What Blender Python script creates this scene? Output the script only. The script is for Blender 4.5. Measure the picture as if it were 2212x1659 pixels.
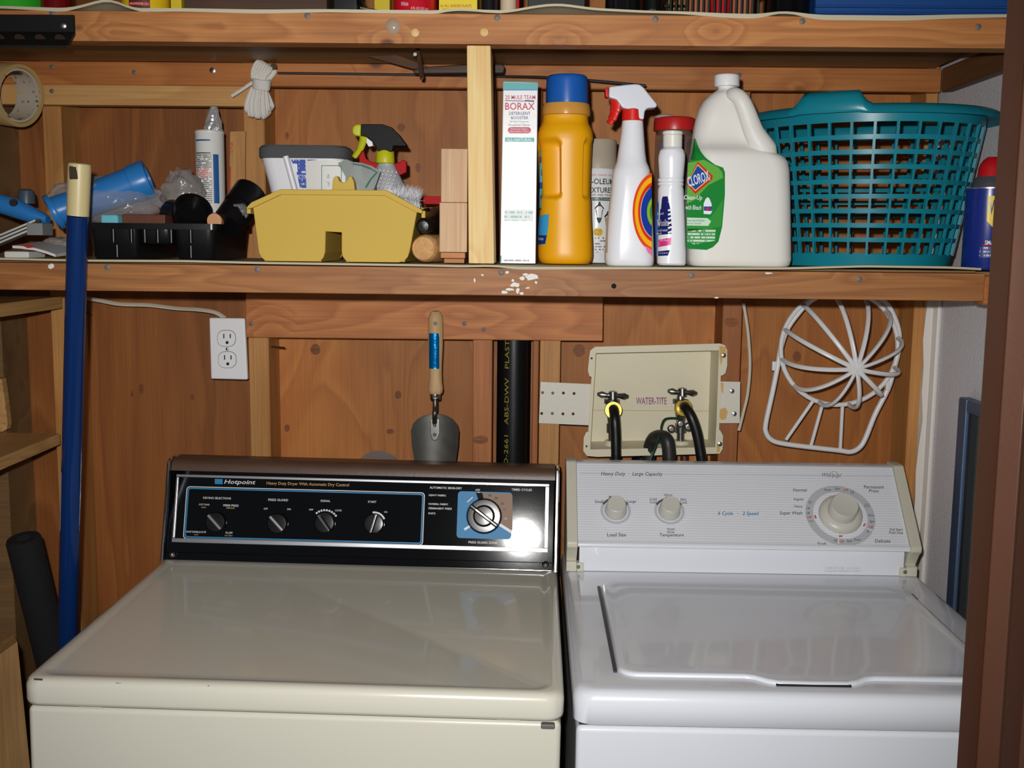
import bpy, bmesh, math, random
from mathutils import Vector, Matrix
random.seed(7)
for o in list(bpy.data.objects): bpy.data.objects.remove(o)
scene = bpy.context.scene; COL = scene.collection
V = Vector; PI = math.pi

# ------------------------------------------------------------------ camera
FPX, CX, CY, HCAM = 2380.0, 1106.0, 829.5, 1.478
TAU, YAW, RHO = math.radians(7.4), math.radians(0.94), 0.011
FW = V((-math.sin(YAW)*math.cos(TAU), math.cos(YAW)*math.cos(TAU), -math.sin(TAU)))
_r = FW.cross(V((0, 0, 1))).normalized(); _u = _r.cross(FW)
RT = _r*math.cos(RHO)+_u*math.sin(RHO); UP = _u*math.cos(RHO)-_r*math.sin(RHO)
CAM = V((0, 0, HCAM))
cd = bpy.data.cameras.new('camera'); cam = bpy.data.objects.new('camera', cd); COL.objects.link(cam)
cd.sensor_fit = 'HORIZONTAL'; cd.sensor_width = 36; cd.lens = 36*FPX/2212; cd.clip_start = .02
cam.matrix_world = Matrix(((RT.x, UP.x, -FW.x, CAM.x), (RT.y, UP.y, -FW.y, CAM.y), (RT.z, UP.z, -FW.z, CAM.z), (0, 0, 0, 1)))
scene.camera = cam
# ------------------------------------------------------------------ world, flash, exposure
w = bpy.data.worlds.new('world'); scene.world = w; w.use_nodes = True
w.node_tree.nodes['Background'].inputs[0].default_value = (.80, .88, 1, 1)
w.node_tree.nodes['Background'].inputs[1].default_value = .14
ld = bpy.data.lights.new('camera_flash', 'SPOT'); lo = bpy.data.objects.new('camera_flash', ld); COL.objects.link(lo)
lo.location = CAM+RT*-.035+UP*.052; ld.energy = 96; ld.color = (1, .985, .96); ld.shadow_soft_size = .011
ld.spot_size = math.radians(92); ld.spot_blend = 1.0
lo.rotation_euler = (FW+UP*.0).to_track_quat('-Z', 'Y').to_euler()
scene.view_settings.view_transform = 'Standard'; scene.view_settings.look = 'None'
scene.view_settings.gamma = 1; scene.view_settings.use_curve_mapping = False
scene.view_settings.exposure = 0.0

# ------------------------------------------------------------------ pixel helpers (2212 x 1659 frame)
def ray(px, py): return FW+RT*((px-CX)/FPX)-UP*((py-CY)/FPX)
def W(px, py, Y): d = ray(px, py); return CAM+d*(Y/d.y)
def WZ(px, py, Z): d = ray(px, py); return CAM+d*((Z-HCAM)/d.z)
def WX(px, py, X): d = ray(px, py); return CAM+d*(X/d.x)
def sc(Y): return Y*1.0/FPX          # metres per pixel, roughly, at depth Y

# ------------------------------------------------------------------ object helpers
def world_of(o):
    return o.matrix_basis if o.parent is None else world_of(o.parent) @ o.matrix_parent_inverse @ o.matrix_basis
def tag(o, label=None, cat=None, group=None, kind=None):
    if label: o['label'] = label
    if cat: o['category'] = cat
    if group: o['group'] = group
    if kind: o['kind'] = kind
    return o
def thing(name, label, cat, loc=(0, 0, 0), rot=None, group=None, kind=None):
    o = bpy.data.objects.new(name, None); COL.objects.link(o); o.empty_display_size = .02
    o.location = loc
    if rot: o.rotation_euler = rot
    return tag(o, label, cat, group, kind)
def setparent(o, parent, local=False):
    if parent is not None:
        o.parent = parent
        if not local: o.matrix_parent_inverse = world_of(parent).inverted()
class B:
    def __init__(s): s.bm = bmesh.new()
    def v(s, p): return s.bm.verts.new(p)
    def face(s, vs):
        try: return s.bm.faces.new(vs)
        except ValueError: return None
    def box(s, x0, x1, y0, y1, z0, z1, M=None):
        c = [V((x, y, z)) for z in (z0, z1) for y in (y0, y1) for x in (x0, x1)]
        return s.hexa([c[0], c[1], c[5], c[4]], [c[2], c[3], c[7], c[6]], M)
    def hexa(s, f, b, M=None):      # two matching quads
        if M: f = [M @ V(p) for p in f]; b = [M @ V(p) for p in b]
        F = [s.v(p) for p in f]; K = [s.v(p) for p in b]
        s.face(F); s.face(K[::-1])
        for i in range(4): s.face([F[i], K[i], K[(i+1) % 4], F[(i+1) % 4]])
        return s
    def prism(s, pts, off):
        off = V(off); F = [s.v(p) for p in pts]; K = [s.v(V(p)+off) for p in pts]; n = len(pts)
        s.face(F); s.face(K[::-1])
        for i in range(n): s.face([F[i], K[i], K[(i+1) % n], F[(i+1) % n]])
        return s
    def loft(s, secs, cap0=True, cap1=True, closed=True):
        rings = [[s.v(p) for p in sec] for sec in secs]
        for a, b in zip(rings, rings[1:]):
            n = len(a)
            for i in range(n if closed else n-1): s.face([a[i], a[(i+1) % n], b[(i+1) % n], b[i]])
        if cap0: s.face(rings[0][::-1])
        if cap1: s.face(rings[-1])
        return s
    def lathe(s, c, prof, n=24, M=None, cap=True, sy=1.0):   # prof: (z, r), about +z through c
        c = V(c); secs = []
        for z, r in prof:
            ring = [V((r*math.cos(2*PI*i/n), r*sy*math.sin(2*PI*i/n), z)) for i in range(n)]
            secs.append([(M @ p if M else p)+c for p in ring])
        return s.loft(secs, cap, cap)
    def tube(s, pts, r, n=8, closed=False, flat=1.0):
        pts = [V(p) for p in pts]; m = len(pts); rs = r if isinstance(r, (list, tuple)) else [r]*m
        secs = []; nrm = None
        for i, p in enumerate(pts):
            a = pts[(i-1) % m] if (closed or i > 0) else p; b = pts[(i+1) % m] if (closed or i < m-1) else p
            t = (b-a).normalized()
            if nrm is None:
                nrm = t.orthogonal().normalized()
            nrm = (nrm-t*nrm.dot(t)).normalized(); bi = t.cross(nrm)
            secs.append([p+(nrm*math.cos(2*PI*k/n)+bi*math.sin(2*PI*k/n)*flat)*rs[i] for k in range(n)])
        if closed: secs.append(secs[0])
        return s.loft(secs, not closed, not closed)
    def done(s, name, mat, parent=None, smooth=False, bevel=0, seg=2, local=False, weld=False, ang=38):
        bm = s.bm
        if weld: bmesh.ops.remove_doubles(bm, verts=bm.verts, dist=1e-5)
        bmesh.ops.recalc_face_normals(bm, faces=bm.faces)
        if bevel:
            es = [e for e in bm.edges if len(e.link_faces) == 2 and e.calc_face_angle(0) > math.radians(30)]
            bmesh.ops.bevel(bm, geom=es, offset=bevel, segments=seg, affect='EDGES', profile=.5, clamp_overlap=True)
            smooth = True
        me = bpy.data.meshes.new(name); bm.to_mesh(me); bm.free()
        if smooth:
            for p in me.polygons: p.use_smooth = True
            me.set_sharp_from_angle(angle=math.radians(ang))
        if mat: me.materials.append(mat)
        o = bpy.data.objects.new(name, me); COL.objects.link(o); setparent(o, parent, local)
        if bevel:
            wn = o.modifiers.new('weighted_normals', 'WEIGHTED_NORMAL'); wn.keep_sharp = True; wn.weight = 90
        return o
def copy_tree(o, parent=None):
    c = o.copy(); COL.objects.link(c)
    if parent is not None: c.parent = parent
    for ch in [x for x in bpy.data.objects if x.parent == o]: copy_tree(ch, c)
    return c
def rrect(cx, cy, z, hx, hy, r, k=4):
    r = min(r, hx*.999, hy*.999); out = []
    for qx, qy, a0 in ((1, 1, 0), (-1, 1, 90), (-1, -1, 180), (1, -1, 270)):
        for j in range(k+1):
            a = math.radians(a0+90*j/k)
            out.append(V((cx+qx*(hx-r)+r*math.cos(a), cy+qy*(hy-r)+r*math.sin(a), z)))
    return out
def spline(pts, n=6, closed=False):
    pts = [V(p) for p in pts]; m = len(pts); out = []
    for i in range(m if closed else m-1):
        g = lambda k: pts[k % m] if closed else pts[max(0, min(m-1, k))]
        p0, p1, p2, p3 = g(i-1), g(i), g(i+1), g(i+2)
        for j in range(n):
            t = j/n
            out.append(.5*((2*p1)+(p2-p0)*t+(2*p0-5*p1+4*p2-p3)*t*t+(3*p1-p0-3*p2+p3)*t**3))
    if not closed: out.append(pts[-1])
    return out
def lerp_list(tab, x):
    if x <= tab[0][0]: return tab[0][1]
    for (a, b), (c, d) in zip(tab, tab[1:]):
        if x <= c: return b+(d-b)*(x-a)/(c-a)
    return tab[-1][1]
def loftpx(name, rows, Y, mat, parent, sub=1, k=4, smooth=True, bottom=None, cap1=True, ang=38):
    """rows: (py, left px, right px, half depth in m, corner 0..1) for a body whose axis stands at depth Y"""
    secs = []
    for i, (py, xl, xr, hd, cr) in enumerate(rows):
        a, b = W(xl, py, Y), W(xr, py, Y); z = (a.z+b.z)/2
        if bottom is not None and i == len(rows)-1: z = bottom
        hx = (b.x-a.x)/2
        secs.append(rrect((a.x+b.x)/2, Y, z, hx, hd, cr*min(hx, hd), k))
    return B().loft(secs).done(name, mat, parent, smooth, ang=ang)
# flat print -----------------------------------------------------------------
TEXTS = []
def text(name, s, fn, c, width, mat, parent, height=None, shear=0, bold=0, rot=0, local=False, spacing=1):
    """lettering centred at plane point c=(u,v), fn maps (u,v) to 3D"""
    cu = bpy.data.curves.new(name, 'FONT'); cu.body = s; cu.resolution_u = 2; cu.shear = shear; cu.offset = bold
    cu.align_x = 'CENTER'; cu.fill_mode = 'FRONT'; cu.space_character = spacing; cu.space_line = .85
    o = bpy.data.objects.new(name, cu); COL.objects.link(o)
    TEXTS.append((o, fn, c, width, height, mat, parent, rot, local))
def bake_texts():
    bpy.context.view_layer.update(); dg = bpy.context.evaluated_depsgraph_get()
    for o, fn, c, width, height, mat, parent, rot, local in TEXTS:
        me = bpy.data.meshes.new_from_object(o.evaluated_get(dg)); nm = o.data.name.split('.')[0]
        xs = [v.co.x for v in me.vertices]; ys = [v.co.y for v in me.vertices]
        mx, my = (min(xs)+max(xs))/2, (min(ys)+max(ys))/2; wd = max(xs)-min(xs); ht = max(ys)-min(ys)
        sx = width/wd; sy = sx if height is None else height/ht; ca, sa = math.cos(rot), math.sin(rot)
        for v in me.vertices:
            a, b = (v.co.x-mx)*sx, (v.co.y-my)*sy
            v.co = fn(c[0]+a*ca-b*sa, c[1]+a*sa+b*ca)
        me.materials.clear(); me.materials.append(mat)
        old = o.data; bpy.data.objects.remove(o); bpy.data.curves.remove(old)
        n = bpy.data.objects.new(nm, me); COL.objects.link(n); setparent(n, parent, local)
def patch(name, pts, fn, mat, parent, step=None, local=False):
    """a thin printed or stuck-on patch: 2D outline mapped by fn"""
    bm = bmesh.new(); vs = [bm.verts.new((p[0], p[1], 0)) for p in pts]; bm.faces.new(vs)
    if step:
        x0 = min(p[0] for p in pts); x1 = max(p[0] for p in pts); x = x0+step
        while x < x1:
            bmesh.ops.bisect_plane(bm, geom=bm.verts[:]+bm.edges[:]+bm.faces[:], plane_co=(x, 0, 0), plane_no=(1, 0, 0)); x += step
    for v in bm.verts: v.co = fn(v.co.x, v.co.y)
    me = bpy.data.meshes.new(name); bm.to_mesh(me); bm.free(); me.materials.append(mat)
    o = bpy.data.objects.new(name, me); COL.objects.link(o); setparent(o, parent, local); return o
def rr2(x0, x1, y0, y1, r, k=4):
    c = rrect((x0+x1)/2, (y0+y1)/2, 0, (x1-x0)/2, (y1-y0)/2, r, k); return [(p.x, p.y) for p in c]
def pxfn(Y):                       # plane at depth Y, addressed in pixels (u = px, v = -py)
    return lambda u, v: W(u, -v, Y)
def wrapfn(cx, cy, r, off=.0004):  # round a vertical cylinder; u = metres along the skin, v = height z
    R_ = r+off
    return lambda u, v: V((cx+R_*math.sin(u/R_), cy-R_*math.cos(u/R_), v))

# ------------------------------------------------------------------ materials
def lin(c):
    return tuple(((x/255)/12.92 if x/255 <= .04045 else ((x/255+.055)/1.055)**2.4) for x in c)+(1,)
MATS = {}
def mat(name, col, rough=.5, metal=0, spec=.5, coat=0, trans=0, bump=0, bscale=200, var=0, vscale=6, alpha=1, ior=1.45, coatr=.03):
    if name in MATS: return MATS[name]
    m = bpy.data.materials.new(name); m.use_nodes = True; nt = m.node_tree; p = nt.nodes['Principled BSDF']; L = nt.links
    p.inputs['Base Color'].default_value = lin(col); p.inputs['Roughness'].default_value = rough
    p.inputs['Metallic'].default_value = metal; p.inputs['Specular IOR Level'].default_value = spec
    p.inputs['Coat Weight'].default_value = coat; p.inputs['Coat Roughness'].default_value = coatr
    p.inputs['Transmission Weight'].default_value = trans; p.inputs['Alpha'].default_value = alpha; p.inputs['IOR'].default_value = ior
    tc = nt.nodes.new('ShaderNodeTexCoord')
    n = nt.nodes.new('ShaderNodeTexNoise'); n.inputs['Scale'].default_value = vscale; n.inputs['Detail'].default_value = 5
    L.new(tc.outputs['Object'], n.inputs['Vector'])
    mx = nt.nodes.new('ShaderNodeMixRGB'); mx.blend_type = 'MULTIPLY'; mx.inputs[0].default_value = max(var, .03)
    mx.inputs[1].default_value = lin(col); L.new(n.outputs['Fac'], mx.inputs[2]); L.new(mx.outputs[0], p.inputs['Base Color'])
    if bump:
        nb = nt.nodes.new('ShaderNodeTexNoise'); nb.inputs['Scale'].default_value = bscale; nb.inputs['Detail'].default_value = 4
        L.new(tc.outputs['Object'], nb.inputs['Vector'])
        b = nt.nodes.new('ShaderNodeBump'); b.inputs['Strength'].default_value = bump; b.inputs['Distance'].default_value = .002
        L.new(nb.outputs['Fac'], b.inputs['Height']); L.new(b.outputs[0], p.inputs['Normal'])
    MATS[name] = m; return m
def wood(name, light, dark, axis='z', scale=1.0, rough=.55, knots=.5, ring=9, seed=0, spec=.35, streak=.35, ringw=.55, dist=.35, stretch=.14):
    """sawn softwood: cathedral rings, fibre streaks and knots, grain along axis"""
    if name in MATS: return MATS[name]
    light, dark = [(c[0]*.94, c[1]*.92, c[2]*.88) for c in (light, dark)]
    m = bpy.data.materials.new(name); m.use_nodes = True; nt = m.node_tree; N = nt.nodes; L = nt.links; p = N['Principled BSDF']
    p.inputs['Roughness'].default_value = rough; p.inputs['Specular IOR Level'].default_value = spec
    tc = N.new('ShaderNodeTexCoord'); mp = N.new('ShaderNodeMapping'); L.new(tc.outputs['Object'], mp.inputs[0])
    a = 'xyz'.index(axis); s = [1.0, 1.0, 1.0]; s[a] = stretch
    mp.inputs['Scale'].default_value = s; mp.inputs['Location'].default_value = (seed*3.7, seed*1.3, seed*2.1)
    n1 = N.new('ShaderNodeTexNoise'); n1.inputs['Scale'].default_value = 4.2*scale; n1.inputs['Detail'].default_value = 2.5; n1.inputs['Distortion'].default_value = dist
    L.new(mp.outputs[0], n1.inputs['Vector'])
    # knots: sparse voronoi cells
    mk = N.new('ShaderNodeMapping'); sk = [1.0, 1.0, 1.0]; sk[a] = .62; mk.inputs['Scale'].default_value = sk; mk.inputs['Location'].default_value = (seed, seed*2, seed*.7)
    L.new(tc.outputs['Object'], mk.inputs[0])
    vo = N.new('ShaderNodeTexVoronoi'); vo.inputs['Scale'].default_value = 5.5*scale; L.new(mk.outputs[0], vo.inputs['Vector'])
    sep = N.new('ShaderNodeSeparateColor'); L.new(vo.outputs['Color'], sep.inputs[0])
    keep = N.new('ShaderNodeMath'); keep.operation = 'LESS_THAN'; keep.inputs[1].default_value = knots; L.new(sep.outputs[0], keep.inputs[0])
    kr = N.new('ShaderNodeValToRGB'); kr.color_ramp.elements[0].position = .05; kr.color_ramp.elements[0].color = (1, 1, 1, 1)
    kr.color_ramp.elements[1].position = .11; kr.color_ramp.elements[1].color = (0, 0, 0, 1); L.new(vo.outputs['Distance'], kr.inputs[0])
    km = N.new('ShaderNodeMath'); km.operation = 'MULTIPLY'; L.new(kr.outputs[0], km.inputs[0]); L.new(keep.outputs[0], km.inputs[1])
    # grain bends round the knots
    kb = N.new('ShaderNodeMath'); kb.operation = 'SUBTRACT'; kb.inputs[0].default_value = .45; kb.use_clamp = True; L.new(vo.outputs['Distance'], kb.inputs[1])
    kb2 = N.new('ShaderNodeMath'); kb2.operation = 'MULTIPLY'; L.new(kb.outputs[0], kb2.inputs[0]); L.new(keep.outputs[0], kb2.inputs[1])
    ad = N.new('ShaderNodeMath'); ad.operation = 'MULTIPLY_ADD'; ad.inputs[1].default_value = .5; L.new(kb2.outputs[0], ad.inputs[0]); L.new(n1.outputs['Fac'], ad.inputs[2])
    mu = N.new('ShaderNodeMath'); mu.operation = 'MULTIPLY'; mu.inputs[1].default_value = ring; L.new(ad.outputs[0], mu.inputs[0])
    fr = N.new('ShaderNodeMath'); fr.operation = 'FRACT'; L.new(mu.outputs[0], fr.inputs[0])
    rp = N.new('ShaderNodeValToRGB'); e = rp.color_ramp.elements; e[0].position = 0; e[0].color = (0, 0, 0, 1); e[1].position = .8; e[1].color = (1, 1, 1, 1)
    q = e.new(.97); q.color = (.15, .15, .15, 1); L.new(fr.outputs[0], rp.inputs[0])
    mf = N.new('ShaderNodeMapping'); sf = [1.0, 1.0, 1.0]; sf[a] = .02; mf.inputs['Scale'].default_value = sf; L.new(tc.outputs['Object'], mf.inputs[0])
    n2 = N.new('ShaderNodeTexNoise'); n2.inputs['Scale'].default_value = 260; n2.inputs['Detail'].default_value = 3; L.new(mf.outputs[0], n2.inputs['Vector'])
    n3 = N.new('ShaderNodeTexNoise'); n3.inputs['Scale'].default_value = 2.3; n3.inputs['Detail'].default_value = 3; L.new(mp.outputs[0], n3.inputs['Vector'])
    c1 = N.new('ShaderNodeMixRGB'); c1.inputs[1].default_value = lin(light); c1.inputs[2].default_value = lin(dark)
    rm = N.new('ShaderNodeMath'); rm.operation = 'MULTIPLY'; rm.inputs[1].default_value = ringw; L.new(rp.outputs[0], rm.inputs[0]); L.new(rm.outputs[0], c1.inputs[0])
    c2 = N.new('ShaderNodeMixRGB'); c2.blend_type = 'OVERLAY'; c2.inputs[0].default_value = streak; L.new(c1.outputs[0], c2.inputs[1]); L.new(n2.outputs['Fac'], c2.inputs[2])
    c3 = N.new('ShaderNodeMixRGB'); c3.blend_type = 'OVERLAY'; c3.inputs[0].default_value = .8; L.new(c2.outputs[0], c3.inputs[1]); L.new(n3.outputs['Fac'], c3.inputs[2])
    c4 = N.new('ShaderNodeMixRGB'); c4.inputs[2].default_value = lin(tuple(x*.42 for x in dark)); L.new(c3.outputs[0], c4.inputs[1])
    k2 = N.new('ShaderNodeMath'); k2.operation = 'MULTIPLY'; k2.inputs[1].default_value = .75; L.new(km.outputs[0], k2.inputs[0]); L.new(k2.outputs[0], c4.inputs[0])
    L.new(c4.outputs[0], p.inputs['Base Color'])
    b = N.new('ShaderNodeBump'); b.inputs['Strength'].default_value = .25; b.inputs['Distance'].default_value = .001
    L.new(n2.outputs['Fac'], b.inputs['Height']); L.new(b.outputs[0], p.inputs['Normal'])
    MATS[name] = m; return m
def fineprint(name, ink, paper, lines=9, u='x', dens=.5, period=.05, wordscale=160, rough=.5):
    """rows of illegible small print: ink where a line band meets a word-noise"""
    if name in MATS: return MATS[name]
    m = bpy.data.materials.new(name); m.use_nodes = True; nt = m.node_tree; N = nt.nodes; L = nt.links; p = N['Principled BSDF']
    p.inputs['Roughness'].default_value = rough
    tc = N.new('ShaderNodeTexCoord'); sp = N.new('ShaderNodeSeparateXYZ'); L.new(tc.outputs['Object'], sp.inputs[0])
    z = N.new('ShaderNodeMath'); z.operation = 'DIVIDE'; z.inputs[1].default_value = period/lines; L.new(sp.outputs[2], z.inputs[0])
    f = N.new('ShaderNodeMath'); f.operation = 'FRACT'; L.new(z.outputs[0], f.inputs[0])
    g = N.new('ShaderNodeMath'); g.operation = 'LESS_THAN'; g.inputs[1].default_value = .5; L.new(f.outputs[0], g.inputs[0])
    fl = N.new('ShaderNodeMath'); fl.operation = 'FLOOR'; L.new(z.outputs[0], fl.inputs[0])
    cb = N.new('ShaderNodeCombineXYZ'); L.new(sp.outputs[0], cb.inputs[0])
    fm = N.new('ShaderNodeMath'); fm.operation = 'MULTIPLY'; fm.inputs[1].default_value = 3.17; L.new(fl.outputs[0], fm.inputs[0]); L.new(fm.outputs[0], cb.inputs[1])
    n = N.new('ShaderNodeTexNoise'); n.inputs['Scale'].default_value = wordscale; n.inputs['Detail'].default_value = 3; n.inputs['Roughness'].default_value = .8
    L.new(cb.outputs[0], n.inputs['Vector'])
    t = N.new('ShaderNodeMath'); t.operation = 'GREATER_THAN'; t.inputs[1].default_value = 1-dens; L.new(n.outputs['Fac'], t.inputs[0])
    mu = N.new('ShaderNodeMath'); mu.operation = 'MULTIPLY'; L.new(g.outputs[0], mu.inputs[0]); L.new(t.outputs[0], mu.inputs[1])
    mx = N.new('ShaderNodeMixRGB'); mx.inputs[1].default_value = lin(paper); mx.inputs[2].default_value = lin(ink); L.new(mu.outputs[0], mx.inputs[0])
    L.new(mx.outputs[0], p.inputs['Base Color']); MATS[name] = m; return m

BLACK = mat('black_plastic', (22, 22, 24), .35)
STEEL = mat('steel', (170, 170, 172), .3, 1)
GREYSCREW = mat('dull_screw', (112, 110, 106), .6, .3)
WHITEPL = mat('white_plastic', (236, 236, 238), .35)
RUST = mat('rusty_iron', (104, 74, 54), .7, .4, bump=.4, bscale=150, var=.5, vscale=40)
WT_STUD = wood('stud_wood', (196, 146, 86), (172, 112, 58), 'z', 1.4, knots=.25, ring=7, seed=1)
WT_STUDR = wood('reddish_stud_wood', (176, 112, 62), (148, 82, 40), 'z', 1.2, knots=.3, ring=7, seed=4)
PLY1 = wood('plywood_red', (170, 106, 52), (126, 70, 30), 'z', 2.2, knots=.08, ring=7, seed=2, streak=.25, dist=.6)
PLY2 = wood('plywood_orange', (188, 122, 60), (152, 86, 35), 'z', 1.3, knots=.2, ring=8, seed=5, ringw=.5, streak=.2, dist=1.1, stretch=.28)
WX_BEAM = wood('beam_wood', (200, 138, 82), (156, 90, 46), 'x', 2.6, knots=.3, ring=12, seed=3)
WX_LEDG = wood('ledger_wood', (182, 118, 62), (146, 82, 38), 'x', 2.0, knots=.45, ring=8, seed=6)
WX_PALE = wood('pale_ledger_wood', (214, 168, 108), (194, 138, 80), 'x', 1.3, knots=.2, ring=6, seed=8)
WX_BRD = wood('board_wood', (188, 122, 70), (144, 78, 36), 'x', 2.2, knots=.3, ring=14, seed=9)
PLANK = wood('grey_plank', (150, 118, 80), (112, 84, 56), 'x', 1.2, knots=.2, ring=6, seed=10)
POSTW = wood('post_wood', (226, 190, 134), (206, 160, 102), 'z', 2.2, knots=.1, ring=14, seed=12)
# ================================================================== the room
YS, YP, YB, ZS, ZT = 2.08, 2.169, 1.64, 1.4425, 1.8065
XR, XL = .757, -1.06
def S(name, bm, m, parent=None, **k):
    o = bm.done(name, m, parent, **k)
    if parent is None: o['kind'] = 'structure'
    return o
CONC = mat('concrete', (120, 115, 108), .9, bump=.5, bscale=60, var=.4)
S('floor', B().box(XL-.05, XR+.05, -1.2, 2.25, -.05, 0), CONC)
S('ceiling', B().box(XL-.05, XR+.05, -1.2, 2.25, 2.45, 2.5), PLANK)  # unseen front stretch over the camera added to shade the machine tops
STUCCO = mat('white_stucco', (236, 234, 238), .85, bump=.9, bscale=330, var=.15, vscale=300)
S('wall_right', B().box(XR, XR+.03, 1.23, 2.2, 0, 2.45), STUCCO)
wl = S('wall_left', B().box(XL-.03, XL, 1.0, 2.2, 0, 2.45), PLY1)
wb = S('wall_back', B().box(XL-.03, XR+.03, 2.182, 2.2, 0, 2.45), PLY1)
def xat(px, py, Y): return W(px, py, Y).x
xs = [XL, -.517, -.0915, .379, XR-.001]
for i, m_ in enumerate((PLY1, PLY2, PLY2, wood('plywood_right', (184, 118, 56), (148, 84, 33), 'z', 1.5, knots=.2, ring=7, seed=7, streak=.22, dist=.9, stretch=.22))):
    B().box(xs[i]+.0015, xs[i+1]-.0015, YP, 2.181, .002, 2.448).done('plywood_panel', m_, wb)
def stud(px0, px1, py, m_, z0=.002, z1=2.448, Y=YS, nm='stud', y1=YP, lean=0):
    a, b = xat(px0, py, Y), xat(px1, py, Y)
    B().hexa([(a, Y, z0), (b, Y, z0), (b+lean, Y, z1), (a+lean, Y, z1)], [(a, y1, z0), (b, y1, z0), (b+lean, y1, z1), (a+lean, y1, z1)]).done(nm, m_, wb, bevel=.0015, seg=1)
stud(110, 150, 700, WT_STUD)
stud(539, 583, 760, WT_STUD, lean=-.004)
stud(1021, 1063, 850, WT_STUDR)
stud(1150, 1163, 850, WT_STUDR, Y=2.10)
stud(1560, 1602, 720, WT_STUDR)
stud(1967, 1992, 800, WT_STUD)
B().box(XL+.001, -1.0, 2.06, YP, .002, 2.448).done('stud', PLANK, wb)
# short cleat that carries the valve box
B().box(xat(1165, 850, 2.079), xat(1209, 850, 2.079), 2.070, YP, W(1190, 1026, 2.07).z, W(1190, 726, 2.07).z).done('cleat', WT_STUD, wb, bevel=.001, seg=1)
# ledger boards nailed across the studs
led = B().box(XL+.062, .735, 2.055, YS-.0005, 1.753, 1.7945).done('ledger_board', WX_LEDG, wb, bevel=.0015, seg=1)
za, zb = W(300, 228, 2.052).z, W(300, 175, 2.052).z
led2 = B().box(-.985, xat(548, 200, 2.05), 2.05, YS-.0005, za, min(zb, 1.7525)).done('ledger_board', WX_PALE, wb, bevel=.0015, seg=1)
brd = B().hexa([W(531, 729, 2.058), W(1302, 737, 2.058), W(1303, 640, 2.058), W(530, 628, 2.058)], [W(531, 729, 2.058)+V((0, .0215, 0)), W(1302, 737, 2.058)+V((0, .0215, 0)), W(1303, 640, 2.058)+V((0, .0215, 0)), W(530, 628, 2.058)+V((0, .0215, 0))]).done('board', WX_BRD, wb, bevel=.0015, seg=1)
def nail(px, py, Y, parent, r=.0042, m_=GREYSCREW, nm='nail_head'):
    p = W(px, py, Y); B().lathe(p, [(-.0004, r), (.0008, r), (.0016, r*.6)], 10, Matrix.Rotation(PI/2, 3, 'X')).done(nm, m_, parent, smooth=True)
for q in ((112, 144, 2.055), (290, 156, 2.055), (459, 152, 2.055), (588, 150, 2.055), (112, 197, 2.05), (1597, 162, 2.055), (938, 700, 2.058), (1003, 699, 2.058), (543, 700, 2.058), (1045, 712, 2.058)): nail(*q, wb)
SHINY = mat('bright_screw', (225, 225, 225), .2, 1)
nail(459, 152, 2.053, wb, .0055, SHINY, 'screw_head')
for a_, b_ in (((587, 749), (615, 751)), ((178, 673), (196, 678))):
    B().tube([W(*a_, 2.1), W(*b_, 2.06)], .0016, 6).done('bent_nail', RUST, wb)
# side ledger under the upper shelf, trim and window on the white wall
DARKW = wood('dark_ledger_wood', (128, 88, 56), (90, 58, 34), 'y', 1.3, knots=.3, ring=7, seed=14)
wr = bpy.data.objects['wall_right']
B().box(.735, XR-.0005, 1.66, 2.054, 1.753, 1.7945).done('side_ledger', DARKW, wr, bevel=.0015, seg=1)
TRIM = mat('white_trim_paint', (226, 220, 212), .5, bump=.3, bscale=40)
t = B()
t.loft([[V((x, y, z)) for x, y in ((XR-.0005, 2.048), (XR-.006, 2.055), (XR-.008, 2.066), (.738+.003*math.sin(z*23)+.002*math.sin(z*51), 2.068), (.738, 2.079), (XR-.0005, 2.079))] for z in [.002+i*.05 for i in range(35)]])
S('trim_1', t, TRIM, smooth=True)
B().tube([(XR-.005, 2.045, .01), (XR-.005, 2.046, .8), (XR-.005, 2.045, 1.38)], .005, 8).done('caulk_bead', TRIM, bpy.data.objects['trim_1'], smooth=True)
BLUEAL = mat('blue_grey_aluminium', (88, 108, 140), .4, .55)
wz1 = WX(2098, 857, XR).z; wy1 = WX(2098, 857, XR).y
win = thing('window_1', None, None, (XR, 1.6, .9), kind='structure')
f = B()
for a0, a1, z0, z1 in ((wy1-.034, wy1, .45, wz1), (1.32, wy1-.0345, wz1-.022, wz1), (1.32, wy1-.0345, .45, .475), (1.28, 1.319, .45, wz1)):
    f.box(XR-.022, XR-.0005, a0, a1, z0, z1)
f.done('window_frame', BLUEAL, win, bevel=.004)
f = B(); f.box(XR-.016, XR-.0005, wy1-.047, wy1-.035, .476, wz1-.023); f.done('inner_rail', mat('dark_gasket', (35, 38, 42), .6), win)
f = B(); f.box(XR-.006, XR-.0005, 1.32, wy1-.048, .476, wz1-.023); f.done('pane', mat('dusty_glass', (92, 94, 86), .25, spec=.6), win)
# brown folding door at the opening, right-hand side
BRN = mat('brown_door_paint', (98, 62, 44), .42, bump=.15, bscale=90, var=.15)
d = thing('door_1', None, None, (.5, 1.15, 0), kind='structure')
def vcol(name, pts, m_): # vertical extrusion of a plan outline
    B().loft([[V((x, y, z)) for x, y in pts] for z in (.005, 2.3)]).done(name, m_, d, bevel=.0015, seg=2)
vcol('door_leaf', [(.4785, 1.165), (.5125, 1.195), (.5125, 1.215), (.495, 1.205)], BRN)
vcol('door_edge', [(.5130, 1.1955), (.5305, 1.180), (.535, 1.184), (.535, 1.215), (.5130, 1.215)], BRN)
vcol('door_jamb', [(.5355, 1.188), (.57, 1.215), (.60, 1.205), (.785, 1.205), (.785, 1.225), (.5355, 1.225)], BRN)

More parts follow.
